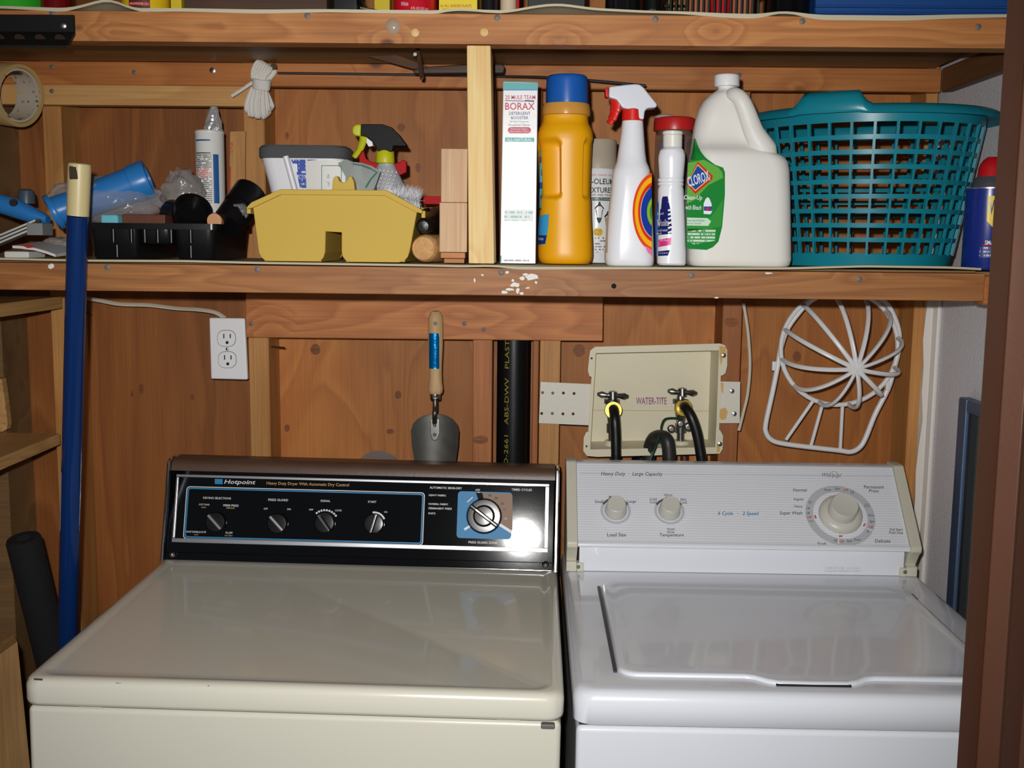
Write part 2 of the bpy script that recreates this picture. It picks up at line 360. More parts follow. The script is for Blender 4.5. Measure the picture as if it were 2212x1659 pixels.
# ================================================================== the two shelves
LINER = mat('shelf_liner', (196, 186, 158), .6)
LINTOP = mat('liner_top', (150, 146, 140), .7)
def shelf(name, label, z_beam0, z_beam1, ztop, edge, xr, nails):
    T = thing(name, label, 'shelf', (-.1, 1.85, z_beam0))
    B().box(XL+.002, xr, YB, YB+.038, z_beam0, ztop-.0045).done('front_beam', WX_BEAM, T, bevel=.002, seg=2)
    n = 3; ys_ = [YB+.0385+i*(2.054-YB-.0385)/n for i in range(n+1)]
    for i in range(n):
        B().box(XL+.002, xr, ys_[i], ys_[i+1]-.0015, z_beam1+.0003, ztop-.0018).done('plank', PLANK, T)
    # liner: vinyl sheet with a wavy front edge
    xs_ = [XL+.01+i*(xr-XL-.02)/160 for i in range(161)]
    zz = [(W(px, py, YB-.008).x, W(px, py, YB-.008).z) for px, py in edge]
    secs = []
    for x in xs_:
        h = max(lerp_list(zz, x), ztop-.004)-ztop
        h2 = sum(max(lerp_list(zz, x+dx), ztop-.004)-ztop for dx in (-.012, 0, .012))/3
        secs.append([V((x, 2.05, ztop-.0012)), V((x, 1.76, ztop-.001)), V((x, 1.69, ztop-.001+max(h2, 0)*.35)), V((x, 1.655, ztop-.001+h2*.85)), V((x, YB-.004, ztop+h2)),
                     V((x, YB-.009, ztop-.0006+h2)), V((x, YB-.0075, ztop-.0036+min(h2, 0)+h2)), V((x, YB-.003, ztop-.0022+h2)), V((x, 1.655, ztop-.0022+h2*.85)), V((x, 1.69, ztop-.0022+max(h2, 0)*.35)), V((x, 1.76, ztop-.0016)), V((x, 2.05, ztop-.0016))])
    B().loft(secs).done('liner', LINER, T, smooth=True)
    for q in nails: nail(*q, YB, T, .0045)
    return T
up = shelf('upper_shelf', 'long wooden shelf under the ceiling with wavy liner edge, above the detergent bottles', 1.759, 1.7945, ZT,
      [(-200, 12), (0, 12), (150, 17), (185, 8), (235, -6), (262, 6), (285, 17), (395, 17), (560, 20), (700, 19), (950, 22), (990, 16), (1030, 20), (1100, 22), (1150, 12), (1200, 6), (1240, 10), (1275, 16), (1390, 22), (1480, 24), (1560, 28), (1640, 30), (1690, 22), (1770, 32), (1960, 33), (2050, 31), (2165, 30)], .72,
      [(113, 28), (664, 34), (1074, 38), (1416, 41), (1733, 46), (2113, 58)])
lowr = shelf('lower_shelf', 'long wooden shelf holding bottles, caddy and laundry basket above the washer', 1.397, 1.4305, ZS,
      [(-200, 556), (0, 556), (180, 560), (400, 561), (560, 565), (900, 570), (1000, 572), (1065, 571), (1110, 575), (1500, 577), (1700, 577), (1870, 572), (2060, 575), (2145, 580)], xat(2127, 620, YB),
      [(232, 577), (556, 582), (1083, 589), (1494, 595), (1856, 603)])
x_ = xat(2128, 620, YB)
B().box(x_, XR-.001, YB+.002, YB+.04, 1.392, 1.434).done('end_block', WX_LEDG, lowr, bevel=.0015, seg=1)
B().box(x_, XR-.001, YB+.041, 2.054, 1.43, 1.4395).done('plank', PLANK, lowr)
B().box(.735, XR-.001, YB+.041, 2.054, 1.392, 1.4295).done('side_ledger', DARKW, lowr)
for p_ in ((897, 71), (1046, 70)):
    p = W(*p_, YB); B().lathe(p, [(-.001, .0058), (.001, .0058), (.0018, .004)], 14, Matrix.Rotation(PI/2, 3, 'X')).done('wood_plug', POSTW, up, smooth=True)
p = W(849, 57, YB); B().lathe(p, [(-.0005, .011), (.001, .011), (.004, .008), (.0055, .003)], 20, Matrix.Rotation(PI/2, 3, 'X')).done('silicone_bumper', mat('silicone', (190, 170, 150), .25, alpha=.7), up, smooth=True)
# dark hole and paint spots on the lower beam
B().lathe(W(1326, 618, YB), [(-.0004, .004), (.0005, .0038)], 10, Matrix.Rotation(PI/2, 3, 'X')).done('drill_hole', mat('hole_black', (14, 11, 8), .9), lowr)
PAINT = mat('white_paint_spot', (225, 222, 215), .6)
for px, py, a, b in ((1148, 598, 17, 8), (1128, 601, 7, 5), (1135, 593, 6, 3), (1095, 588, 5, 3), (1112, 615, 11, 6), (1100, 625, 12, 4), (1090, 631, 8, 4), (1118, 628, 5, 6), (1127, 634, 5, 3), (1140, 622, 5, 2), (1108, 606, 4, 3), (1158, 610, 3, 3), (1660, 590, 9, 2), (1548, 643, 6, 2), (110, 575, 8, 6), (1042, 594, 3, 3), (1025, 606, 2, 5)):
    pts = [(px+a*math.cos(k*PI/6)*random.uniform(.6, 1.15), -py+b*math.sin(k*PI/6)*random.uniform(.6, 1.15)) for k in range(12)]
    patch('paint_spot', pts, pxfn(YB-.0006), PAINT, lowr)
# upright post between the shelves
pt = B(); a, b = W(1008, 95, YB-.002), W(1060, 95, YB-.002); c_, e_ = W(1068, 570, YB-.002), W(1012, 570, YB-.002)
zt_, zb_ = 1.7575, ZS+.0015
f4 = [V((e_.x, YB-.002, zb_)), V((c_.x, YB-.002, zb_)), V((b.x, YB-.002, zt_)), V((a.x, YB-.002, zt_))]
post = pt.hexa(f4, [p+V((0, .089, 0)) for p in f4]).done('shelf_post', POSTW, None, bevel=.002, seg=2)
tag(post, 'pale sawn wood post standing between the two shelves, left of the borax box', 'post')
# ================================================================== machines
def ring2(name, outer, inner, fn, m_, parent, local=False):
    b = B(); b.loft([[fn(*p) for p in outer], [fn(*p) for p in inner]], False, False); return b.done(name, m_, parent, local=local)
def arc2(name, c, r0, r1, a0, a1, fn, m_, parent, local=False, n=24, sy=1.0):
    A = [math.radians(a0+(a1-a0)*i/n) for i in range(n+1)]
    b = B(); b.loft([[fn(c[0]+r*math.cos(a), c[1]+r*sy*math.sin(a)) for a in A] for r in (r0, r1)], False, False, closed=False); return b.done(name, m_, parent, local=local)
def facefn(M, o, up, off):
    """pixel (u, -v) to the machine's own console plane, in its local space"""
    Mi = M.inverted(); n = V((0, -up.z, up.y)); o2 = o+n*off; c = Mi @ CAM
    def fn(u, v):
        d = Mi.to_3x3() @ ray(u, -v); return c+d*((o2-c).dot(n)/d.dot(n))
    return fn
def basis(o, up, n):        # matrix placing a z-up part onto a plane with normal n
    r = V((1, 0, 0)); M = Matrix((r, up, n)).transposed().to_4x4(); M.translation = o; return M
# ---- dryer
DM = Matrix.Translation((-.3075, 1.334, 0)) @ Matrix.Rotation(math.radians(-.4), 4, 'Z') @ Matrix.Rotation(math.radians(.6), 4, 'Y')
dr = thing('clothes_dryer', 'almond front-opening clothes dryer with black and chrome control panel', 'dryer', (-.3075, 1.334, 0), (0, math.radians(.6), math.radians(-.4)))
ALM = mat('almond_enamel', (218, 214, 198), .22, spec=.5, coat=.6, coatr=.06, var=.05, vscale=3)
L_ = dict(local=True)
B().box(-.344, .344, .006, .64, .022, .874).done('cabinet', ALM, dr, bevel=.008, seg=3, **L_)
tp = B()
tp.loft([rrect(0, .321, z, .347-i_, .325-i_, .022, 6) for z, i_ in ((.8785, .004), (.8795, .001), (.884, 0), (.903, 0), (.9095, .002), (.9125, .005), (.9142, .010), (.9142, .016), (.9125, .021), (.9112, .027))], True, True)
tp.done('top_panel', ALM, dr, smooth=True, ang=60, **L_)
SEAM = mat('seam_dark', (40, 38, 34), .8)
B().box(-.338, .338, .012, .6, .8742, .8785).done('seam', SEAM, dr, **L_)
for sx in (-.3, .3):
    for y in (.06, .58): B().lathe((sx, y, 0), [(.006, .018), (.022, .018), (.0225, .01)], 12).done('foot', BLACK, dr, smooth=True, **L_)
for px_ in (-.275, .262): B().box(px_, px_+.03, .004, .02, .8745, .8785).done('clip', ALM, dr, **L_)
B().box(.318, .336, .002, .02, .8655, .8725).done('latch', GREYSCREW, dr, bevel=.002, **L_)
CHIP = mat('chip_dark', (60, 55, 50), .8)
for q in (((73, 1467), (92, 1468), 2), ((58, 1467), (62, 1468), 1.5), ((635, 1490), (628, 1505), 1), ((637, 1490), (643, 1503), 1), ((400, 1489), (412, 1485), 1), ((445, 1484), (452, 1481), 1), ((250, 1476), (262, 1477), 1.2), ((320, 1479), (352, 1482), 1), ((1055, 1527), (1062, 1534), 1), ((1037, 1510), (1043, 1518), 1)):
    def chipfn(u, v): d_ = ray(u, -v); c_ = DM.inverted() @ CAM; e_ = DM.inverted().to_3x3() @ d_; return c_+e_*((-.0007-c_.y)/e_.y)
    (x0, y0), (x1, y1), h = q; patch('paint_chip', [(x0, -y0-h), (x1, -y1-h), (x1, -y1+h), (x0, -y0+h)], chipfn, CHIP, dr, local=True)
# console
A15 = math.radians(16); DUP = V((0, math.sin(A15), math.cos(A15))); DO = V((0, .521, .914)); DN = V((0, -DUP.z, DUP.y))
fD = facefn(DM, DO, DUP, .0008); fD1 = facefn(DM, DO, DUP, .0011); fD2 = facefn(DM, DO, DUP, .0014)
def dq(px, py): p = fD(px, -py)-DO; return p.x, p.dot(DUP)
GLB = mat('black_glass_panel', (9, 9, 10), .065, spec=.4, bump=.02, bscale=25, var=.3)
CHR = mat('chrome', (205, 205, 208), .12, 1)
SATN = mat('satin_silver', (190, 190, 192), .3, .9)
BROWN = mat('brown_enamel', (92, 68, 54), .4, bump=.1, var=.3, vscale=30)
def dprof(x, grow=0): return [V((x, y-grow*(y < .6), z+grow*.8*(z > 1))) for y, z in ((.521, .9148), (.5665, 1.0726), (.5685, 1.079), (.575, 1.0825), (.615, 1.0815), (.63, 1.072), (.634, .9148))]
cbody = B().loft([dprof(-.338), dprof(.338)]).done('console_body', GLB, dr, bevel=.001, seg=1, **L_)
top = B(); prof = ((.5630, 1.0660), (.5650, 1.0770), (.5705, 1.0835), (.578, 1.0855), (.617, 1.0845), (.633, 1.075), (.634, 1.05), (.632, 1.05), (.630, 1.072), (.615, 1.082), (.575, 1.083), (.5690, 1.0795), (.5667, 1.0720))
top.loft([[V((x, y, z)) for y, z in prof] for x in (-.3385, .3385)]).done('top_cap', BROWN, dr, smooth=True, ang=50, **L_)
for s_ in (-1, 1):
    secs = [dprof(s_*x, g) for x, g in ((.3395, .003), (.341, .0055), (.344, .0055), (.3465, .003))]
    B().loft(secs).done('end_trim', CHR, dr, smooth=True, ang=30, **L_)
    p = DO+V((s_*.325, 0, 0))+DUP*.012
    B().lathe(p, [(0, .006), (.004, .006), (.008, .004), (.010, 0.001)], 14, basis(V((0, 0, 0)), DUP, DN).to_3x3()).done('screw_cover', CHR, dr, smooth=True, **L_)
u0, v1 = dq(360, 1030); u1, _ = dq(1166, 1050); v0 = dq(760, 1182)[1]; v1 = dq(760, 1034)[1]
u0, u1 = -.329, .329
def fl(off): return lambda u, v: DO+V((1, 0, 0))*u+DUP*v+DN*off
def fbar(name, ua, ub, va, vb, h, m_, bev=.001):
    b = B(); b.hexa([fl(h)(ua, va), fl(h)(ub, va), fl(h)(ub, vb), fl(h)(ua, vb)], [fl(-.001)(ua, va), fl(-.001)(ub, va), fl(-.001)(ub, vb), fl(-.001)(ua, vb)]); return b.done(name, m_, dr, bevel=bev, **L_)
for q in ((u0, u1, v1-.005, v1), (u0, u1, v0, v0+.0075), (u0, u0+.004, v0+.0076, v1-.0051), (u1-.007, u1, v0+.0076, v1-.0051)): fbar('frame_bar', *q, .003, SATN)
fbar('base_strip', -.337, .337, .0005, .003, .0022, CHR)
fbar('lower_step', -.337, .337, .014, .0155, .0015, GLB)
BLUE = mat('panel_blue', (46, 128, 180), .45, spec=.3); PWHITE = mat('panel_white', (215, 215, 218), .4); GOLD = mat('panel_gold', (190, 150, 95), .4)
PTAN = mat('panel_tan', (136, 106, 82), .45, spec=.3)
ua, va = dq(395, 1165); ub, vb = dq(918, 1063); va = (va+dq(917, 1177)[1])/2; vb = (vb+dq(400, 1051)[1])/2
for nm, i0, wd, m_ in (('outline', 0, .0014, PWHITE), ('outline', .0024, .0022, BLUE)):
    ring2(nm, rr2(ua+i0, ub-i0, va+i0, vb-i0, .006-i0*.5), rr2(ua+i0+wd, ub-i0-wd, va+i0+wd, vb-i0-wd, .005-i0*.5), fl(.0009), m_, dr, local=True)
du, dv = dq(1046, 1115)
xa, ya = dq(986, 1162); xb, yb = dq(1107, 1064)
patch('dial_plate', rr2(xa, xb, ya, yb, .006), fl(.0009), BLUE, dr, local=True)
g = lambda a, b: dq(a, b)
patch('dial_sector', [g(1034, 1064), g(1104, 1067), g(1107, 1072), g(1107, 1146), g(1080, 1134), g(1046, 1115)], fl(.0013), PTAN, dr, local=True)
patch('dial_sector', [g(1028, 1064), g(1042, 1065), g(1050, 1100), g(1040, 1100)], fl(.0016), GLB, dr, local=True)
def tick(x0, y0, x1, y1, wpx, fn=fD2, m_=PWHITE, nm='tick', parent=dr, local=True):
    a, b = V((x0, -y0, 0)), V((x1, -y1, 0)); t_ = (b-a).normalized(); n_ = V((-t_.y, t_.x, 0))*wpx/2
    patch(nm, [tuple((a-n_)[:2]), tuple((b-n_)[:2]), tuple((b+n_)[:2]), tuple((a+n_)[:2])], fn, m_, parent, local=local)
tick(1033, 1063, 1037, 1078, 5); tick(1079, 1133, 1106, 1150, 6); tick(1003, 1144, 1016, 1136, 5)
tick(1009, 1085, 1021, 1074, 2); patch('emblem', [(464, -1034.5), (481, -1035), (481, -1046), (464, -1045.5)], fD, BLUE, dr, local=True)
for k in range(9):
    a = math.radians(128-k*11.5); tick(702+27*math.cos(a), 1131-27*math.sin(a), 702+31*math.cos(a), 1131-31*math.sin(a), 4)
arc2('start_arc', g(808, 1131), .018, .021, 25, 100, fl(.0009), PWHITE, dr, local=True)
KN = mat('knob_black', (20, 19, 19), .22, spec=.6); KCAP = mat('knob_smoke', (40, 30, 22), .2, spec=.35)
def knob(name, c, r, h, bar, m_, capm, barm, lab, pr=.30, bh=.008):
    K = B().lathe((0, 0, 0), [(0, r), (h*.6, r), (h, r*.9), (h+.0005, r*.6)], 28, None).done(name, m_, dr, smooth=True, ang=50, **L_)
    K.matrix_local = basis(fl(.0006)(*c), DUP, DN); K['label'] = lab
    if capm:
        B().lathe((0, 0, 0), [(h, r*.62), (h+.006, r*.6), (h+.009, r*.5), (h+.0095, .0005)], 24).done('knob_cap', capm, K, smooth=True, **L_); h += .009
    G = Matrix.Rotation(bar, 3, 'Z'); w_ = r*pr
    b = B(); b.loft([[G @ V((x, y, z)) for x, y in ((-r*.92, -w_*k), (r*.92, -w_*k), (r*.92, w_*k), (-r*.92, w_*k))] for z, k in ((h*.4, 1), (h+bh*.7, .8), (h+bh, .45))])
    b.done('grip', barm, K, bevel=.0006, local=True)
    return K
for (px, py, a) in ((467, 1128, -45), (600, 1131, -45), (702, 1130, -52), (808, 1131, 75)):
    knob('selector_knob', g(px, py), .0178, .007, math.radians(a), KN, None, CHR if px > 690 else SATN, 'small black knob with bright grip bar', .24)
tk = knob('timer_knob', (du, dv), .0310, .012, math.radians(-36), KN, KCAP, KCAP, 'large black timer knob with smoked cap', .13, .004)
G = Matrix.Rotation(math.radians(-36), 3, 'Z')
B().hexa(*[[G @ V((x, y, z)) for x, y in ((-.017, -.0011), (.012, -.0011), (.012, .0011), (-.017, .0011))] for z in (.0253, .0242)]).done('pointer_line', CHR, tk, **L_)
B().prism([G @ V(p) for p in ((.020, 0, .0135), (.0135, .0034, .0135), (.0135, -.0034, .0135))], (0, 0, .003)).done('pointer_tip', mat('pointer_red', (205, 60, 70), .4), tk, **L_)
DT = 'lettering'
for s, x, y, wpx, m_ in (('Heavy Duty Dryer With Automatic Dry Control', 665, 1046.5, 178, GOLD), ('DRYING SELECTIONS', 469, 1076, 60, PWHITE), ('COTTONS', 441, 1090, 23, PWHITE), ('HIGH', 440, 1096, 10, GOLD),
    ('PERM PRESS', 499, 1092, 33, PWHITE), ('MEDIUM', 498, 1097.5, 17, GOLD), ('KNITS/DELICATE', 424, 1149, 42, PWHITE), ('LOW', 424, 1155, 9, GOLD), ('FLUFF', 495, 1151, 15, PWHITE), ('NO HEAT', 494, 1157, 17, GOLD),
    ('PRESS GUARD', 601, 1080, 43, PWHITE), ('OFF', 574, 1099, 9, PWHITE), ('ON', 624, 1100, 8, PWHITE), ('SIGNAL', 703, 1082, 21, PWHITE), ('OFF', 672, 1101, 9, PWHITE), ('LOUD', 731, 1102.5, 14, PWHITE), ('START', 804, 1084, 18, PWHITE), ('ON', 833, 1106, 7, PWHITE),
    ('AUTOMATIC SENSI-DRY', 963, 1054, 70, PWHITE), ('HEAVY FABRIC', 945, 1070, 37, PWHITE), ('NORMAL FABRIC', 947, 1089, 42, PWHITE), ('PERMANENT PRESS', 951, 1098.5, 50, PWHITE), ('KNITS', 933, 1109, 15, PWHITE), ('OFF', 1032, 1058.5, 10, PWHITE),
    ('TIMED CYCLES', 1127, 1058, 44, PWHITE), ('PRESS GUARD ZONE', 1043, 1172, 62, PWHITE), ('10', 1058, 1070, 6, GLB), ('20', 1072, 1076, 7, GLB), ('30', 1085, 1088, 7, GLB), ('40', 1090, 1101, 7, GLB), ('50', 1092, 1120, 7, GLB)):
    text(DT, s, fD2, (x, -y), wpx, m_, cbody, rot=-.024, local=True, bold=.01)
text(DT, 'Hotpoint', fD2, (518, -1042.5), 68, PWHITE, cbody, rot=-.02, local=True, shear=.25, bold=.012, height=12)

# ---- washer
ws = thing('washing_machine', 'white top-loading washing machine with sloping control panel, beside the dryer', 'washer', (.3685, 1.656, 0))
WHT = mat('white_enamel', (226, 229, 236), .22, spec=.5, coat=.6, coatr=.06, var=.03)
BEI = mat('beige_endcap', (206, 202, 184), .4)
x0, x1, yF, yR = .0605, .677, 1.332, 1.985
B().box(x0+.004, x1-.004, yF+.006, yR-.002, .022, .8655).done('cabinet', WHT, ws, bevel=.008, seg=3)
B().box(x0+.008, x1-.008, yF+.01, yR-.01, .866, .8688).done('seam', SEAM, ws)
cxw = (x0+x1)/2
tp = B(); tp.loft([rrect(cxw, (yF+yR)/2, z, (x1-x0)/2-i_, (yR-yF)/2-i_, .025, 6) for z, i_ in ((.869, .003), (.871, 0), (.900, 0), (.908, .0025), (.9122, .007), (.914, .013), (.914, .03))])
tp.done('top_panel', WHT, ws, smooth=True, ang=60)
for sx in (x0+.05, x1-.05):
    for y in (yF+.06, yR-.06): B().lathe((sx, y, 0), [(0, .018), (.0215, .018)], 12).done('foot', BLACK, ws, smooth=True)
lx0, lx1, ly0, ly1 = .1215, .6235, 1.3835, 1.778
def lidring(z, i, bump=.02):
    out = []
    for p in rrect((lx0+lx1)/2, (ly0+ly1)/2, z, (lx1-lx0)/2-i, (ly1-ly0)/2-i, .026, 6): out.append(p)
    # front edge: insert handle bulge between the two front corners (indices 20 -> 21)
    k = 21; fy = ly0+i
    ins = [V((x, fy-bump*h, z)) for x, h in ((.285, 0), (.298, .15), (.312, .7), (.326, 1), (.37, 1.05), (.414, 1), (.428, .7), (.442, .15), (.455, 0))]
    return out[:k]+ins+out[k:]
B().loft([lidring(.9142, -.0005, .021), lidring(.9172, 0, .021), lidring(.9190, .002, .021), lidring(.9194, .006, .021), lidring(.9180, .013, .0205), lidring(.9172, .022, .01)]).done('lid', WHT, ws, smooth=True, ang=60)
DGAP = mat('gap_dark', (70, 74, 78), .5, .3)
B().box(lx0-.0062, lx0-.0012, ly0+.012, ly1-.02, .9141, .9162).done('hinge_gap', DGAP, ws)
B().box(lx1+.0006, lx1+.0028, ly1-.06, ly1-.035, .9141, .9165).done('hinge_gap', DGAP, ws)
B().box(.322, .418, ly0-.0232, ly0-.017, .9141, .9166).done('finger_slot', mat('slot_black', (16, 16, 18), .7), ws)
# console
cx0, cx1 = .0665, .668
B().box(cx0+.022, cx1-.022, 1.846, 1.98, .9143, .968).done('console_base', WHT, ws, bevel=.002)
FB, FT = V((0, 1.832, .967)), V((0, 1.944, 1.084)); WUP = (FT-FB).normalized(); WN = V((0, -WUP.z, WUP.y))
STR = mat('striped_panel', (226, 229, 236), .3); nt = STR.node_tree
tc = nt.nodes.new('ShaderNodeTexCoord'); sp = nt.nodes.new('ShaderNodeSeparateXYZ'); nt.links.new(tc.outputs['Object'], sp.inputs[0])
m1 = nt.nodes.new('ShaderNodeMath'); m1.operation = 'MULTIPLY'; m1.inputs[1].default_value = 1/.0036; nt.links.new(sp.outputs[2], m1.inputs[0])
m2 = nt.nodes.new('ShaderNodeMath'); m2.operation = 'FRACT'; nt.links.new(m1.outputs[0], m2.inputs[0])
m3 = nt.nodes.new('ShaderNodeMath'); m3.operation = 'LESS_THAN'; m3.inputs[1].default_value = .2; nt.links.new(m2.outputs[0], m3.inputs[0])
mx = nt.nodes.new('ShaderNodeMixRGB'); mx.inputs[1].default_value = lin((226, 229, 236)); mx.inputs[2].default_value = lin((206, 208, 213)); nt.links.new(m3.outputs[0], mx.inputs[0])
nt.links.new(mx.outputs[0], nt.nodes['Principled BSDF'].inputs['Base Color'])
pr = [(1.832, .9665), (1.944, 1.084), (1.950, 1.0855), (1.978, 1.084), (1.978, .969), (1.845, .9685), (1.834, .9655)]
cpan = B().loft([[V((x, y, z)) for y, z in pr] for x in (cx0+.019, cx1-.019)]).done('control_panel', STR, ws)
lipp = [(1.8285, .9625), (1.8282, .9672), (1.8310, .9700), (1.8336, .9714), (1.8345, .9705), (1.8350, .968), (1.846, .9675), (1.846, .9640)]
B().loft([[V((x, y, z)) for y, z in lipp] for x in (cx0+.019, cx1-.019)]).done('panel_lip', WHT, ws, smooth=True, ang=50)
cp = [(1.827, .9615), (1.8265, .969), (1.829, .9725), (1.940, 1.0875), (1.947, 1.0892), (1.979, 1.088), (1.979, .9143), (1.8425, .9143), (1.8425, .931), (1.852, .933), (1.8375, .953)]
for sx, a, b_ in ((-1, cx0, cx0+.0185), (1, cx1-.0185, cx1)):
    B().loft([[V((x, y, z)) for y, z in cp] for x in (a, b_)]).done('end_cap', BEI, ws, bevel=.0018)
    xx = cx0+.0185 if sx < 0 else cx1-.0185; o_ = .012 if sx < 0 else -.012
    B().box(min(xx, xx+o_), max(xx, xx+o_), 1.8425, 1.86, .9143, .9295).done('foot_tab', BEI, ws, bevel=.001)
    B().lathe((xx+o_*.2, 1.8424, .9225), [(0, .0035), (.0012, .003)], 10, Matrix.Rotation(PI/2, 3, 'X')).done('screw', GREYSCREW, ws, smooth=True)
I4 = Matrix.Identity(4)
fW = facefn(I4, FB, WUP, .0006); fW2 = facefn(I4, FB, WUP, .0010); fW0 = facefn(I4, FB, WUP, .0003)
GRY = mat('print_grey', (88, 92, 98), .5); LGR = mat('ring_grey', (186, 189, 194), .5); TEAL = mat('print_teal', (50, 125, 160), .5); PRED = mat('print_red', (200, 60, 60), .5)
KBE = mat('knob_beige', (200, 198, 188), .35, bump=.03)
def wknob(name, px, py, r, h, r2, h2, lab):
    K = B().lathe((0, 0, 0), [(0, r), (h*.55, r*.97), (h*.8, r*.9), (h, r2*1.06), (h, r2), (h2*.93, r2*.97), (h2, r2*.9), (h2-.0006, r2*.8), (h2-.0008, .001)] if h2 > h else [(0, r), (h*.85, r*.86), (h*.97, r*.82), (h, r*.74), (h-.0007, r*.70), (h-.001, .0005)], 36).done(name, KBE, ws, smooth=True, ang=40, local=True)
    K.matrix_local = Matrix.Translation(-ws.location) @ basis(fW0(px, -py), WUP, WN); K['label'] = lab; return K
def wl2(c): # plane metres fn about a pixel centre
    o = fW(c[0], -c[1]); return lambda u, v: o+V((1, 0, 0))*u+WUP*v
for c in ((1330, 1103), (1446, 1104)):
    f_ = wl2(c); arc2('dial_ring', (0, 0), .0215, .0265, 150, 390, f_, LGR, ws); arc2('dial_arc', (0, 0), .0225, .0265, 30, 150, f_, GRY, ws)
    wknob('selector_knob', c[0], c[1], .0195, .024, 0, 0, 'small beige push knob')
f_ = wl2((1815, 1113)); arc2('dial_ring', (0, 0), .0465, .0595, 0, 360, f_, LGR, ws, n=60)
wknob('timer_knob', 1815, 1113, .0375, .013, .0245, .036, 'large stepped beige timer knob')
for x0_, y0_, x1_, y1_ in ((1760, 1113, 1763, 1120), (1812, 1158, 1820, 1158), (1869, 1131, 1865, 1137)): tick(x0_, y0_, x1_, y1_, 3, fW2, PRED, 'tick', ws, False)
tick(1227+25, 1022.5, 1296, 1023, 1.2, fW, LGR, 'rule', ws, False); tick(1436, 1024.5, 1775, 1027, 1.2, fW, LGR, 'rule', ws, False); tick(1820, 1028, 1930, 1028.5, 1.2, fW, LGR, 'rule', ws, False)
tick(1743, 1127, 1750, 1124, 1.5, fW2, WHT, 'tick', ws, False); tick(1811, 1164, 1812, 1175, 2.5, fW2, WHT, 'tick', ws, False); tick(1872, 1141, 1886, 1147, 2.5, fW2, WHT, 'tick', ws, False)
for s, x, y, wp, m_, sh, rt in (('Heavy Duty  ·  Large Capacity', 1365, 1024.5, 134, GRY, .2, -.006), ('6 Cycle   ·   2 Speed', 1595, 1110, 88, TEAL, .2, -.006), ('Small', 1294, 1083.5, 18, GRY, 0, 0), ('Medium', 1328, 1074, 25, GRY, 0, 0), ('Large', 1365, 1084, 18, GRY, 0, 0),
    ('Load Size', 1332, 1155, 41, GRY, 0, 0), ('Cold\nCold', 1411, 1081.5, 15, GRY, 0, 0), ('Warm\nCold', 1443, 1072, 18, GRY, 0, 0), ('Hot\nCold', 1476, 1082, 15, GRY, 0, 0), ('Wash\nRinse', 1449, 1146, 17, GRY, 0, 0), ('Temperature', 1451, 1156.5, 52, GRY, 0, 0),
    ('Normal', 1728, 1058.5, 29, GRY, 0, 0), ('Regular', 1726, 1079, 22, GRY, 0, 0), ('Heavy', 1725, 1094.5, 18, GRY, 0, 0), ('Super Wash', 1709, 1109, 49, GRY, 0, 0), ('Permanent\nPress', 1888, 1056, 43, GRY, 0, 0), ('Pull Start\nPush Stop', 1936, 1148, 30, GRY, 0, 0), ('Delicate', 1907, 1168.5, 33, GRY, 0, 0), ('Soak', 1776, 1174.5, 20, GRY, 0, 0),
    ('Off', 1827, 1058.5, 10, PRED, 0, 0), ('Off', 1748, 1117.5, 10, PRED, 0, 0), ('Off', 1881, 1138.5, 10, PRED, 0, 0), ('Off', 1818, 1169.5, 10, PRED, 0, 0), ('Rinse', 1788, 1058, 14, GRY, 0, 0), ('Spin', 1809, 1056, 11, GRY, 0, 0), ('10', 1750, 1085, 6, GRY, 0, 0), ('14', 1746, 1098, 6, GRY, 0, 0), ('18', 1746, 1108.5, 6, GRY, 0, 0), ('Wash', 1751, 1125.5, 12, GRY, 0, 0),
    ('12', 1841, 1063, 7, GRY, 0, 0), ('Cool\nDown', 1873, 1091, 12, GRY, 0, 0), ('Rinse', 1882, 1113, 13, GRY, 0, 0), ('Spin', 1884, 1127, 11, GRY, 0, 0), ('6', 1875, 1147, 4, GRY, 0, 0), ('Spin', 1835, 1169, 12, GRY, 0, 0), ('Rinse', 1852, 1165.5, 14, GRY, 0, 0), ('10', 1805, 1167.5, 7, GRY, 0, 0)):
    text('lettering', s, fW2, (x, -y), wp, m_, cpan, shear=sh, rot=rt, bold=.012)
text('lettering', 'Whirlpool', fW2, (1797, -1027.5), 42, GRY, cpan, shear=.35, height=11, rot=-.03)
arc2('logo_swirl', (1801, -1027), 9.2, 10, -60, 200, fW2, GRY, ws, sy=.85)
fB_ = lambda u, v: W(u, -v, 1.8455)
text('lettering', '1-800-253-1301  (in U.S.A.)\nConsumer Assistance Center', fB_, (1820, -1230), 80, mat('print_pale', (170, 174, 180), .5), ws)
# ================================================================== things below the lower shelf
for px, py, rx, ry, Y in ((681, 755, 11, 12, YP), (860, 853, 7, 9, YP), (843, 932, 8, 6, YP), (1251, 757, 13, 14, YP), (1722, 770, 9, 12, YP), (620, 925, 6, 8, YP), (305, 840, 5, 12, YP), (867, 275, 9, 9, YP), (620, 293, 4, 8, YP), (903, 362, 6, 10, YP), (1038, 950, 17, 9, YS), (1580, 696, 16, 10, YS), (285, 850, 3, 8, YP), (415, 858, 4, 8, YP)):
    fn = pxfn(Y-.0007); el = lambda k: [(px+rx*k*math.cos(a*PI/8)*random.uniform(.92, 1.08), -py+ry*k*math.sin(a*PI/8)*random.uniform(.92, 1.08)) for a in range(16)]
    patch('knot', el(1), fn, wood('knot_wood', (150, 88, 46), (100, 54, 26), 'x', 14, ring=14, knots=0), wb)
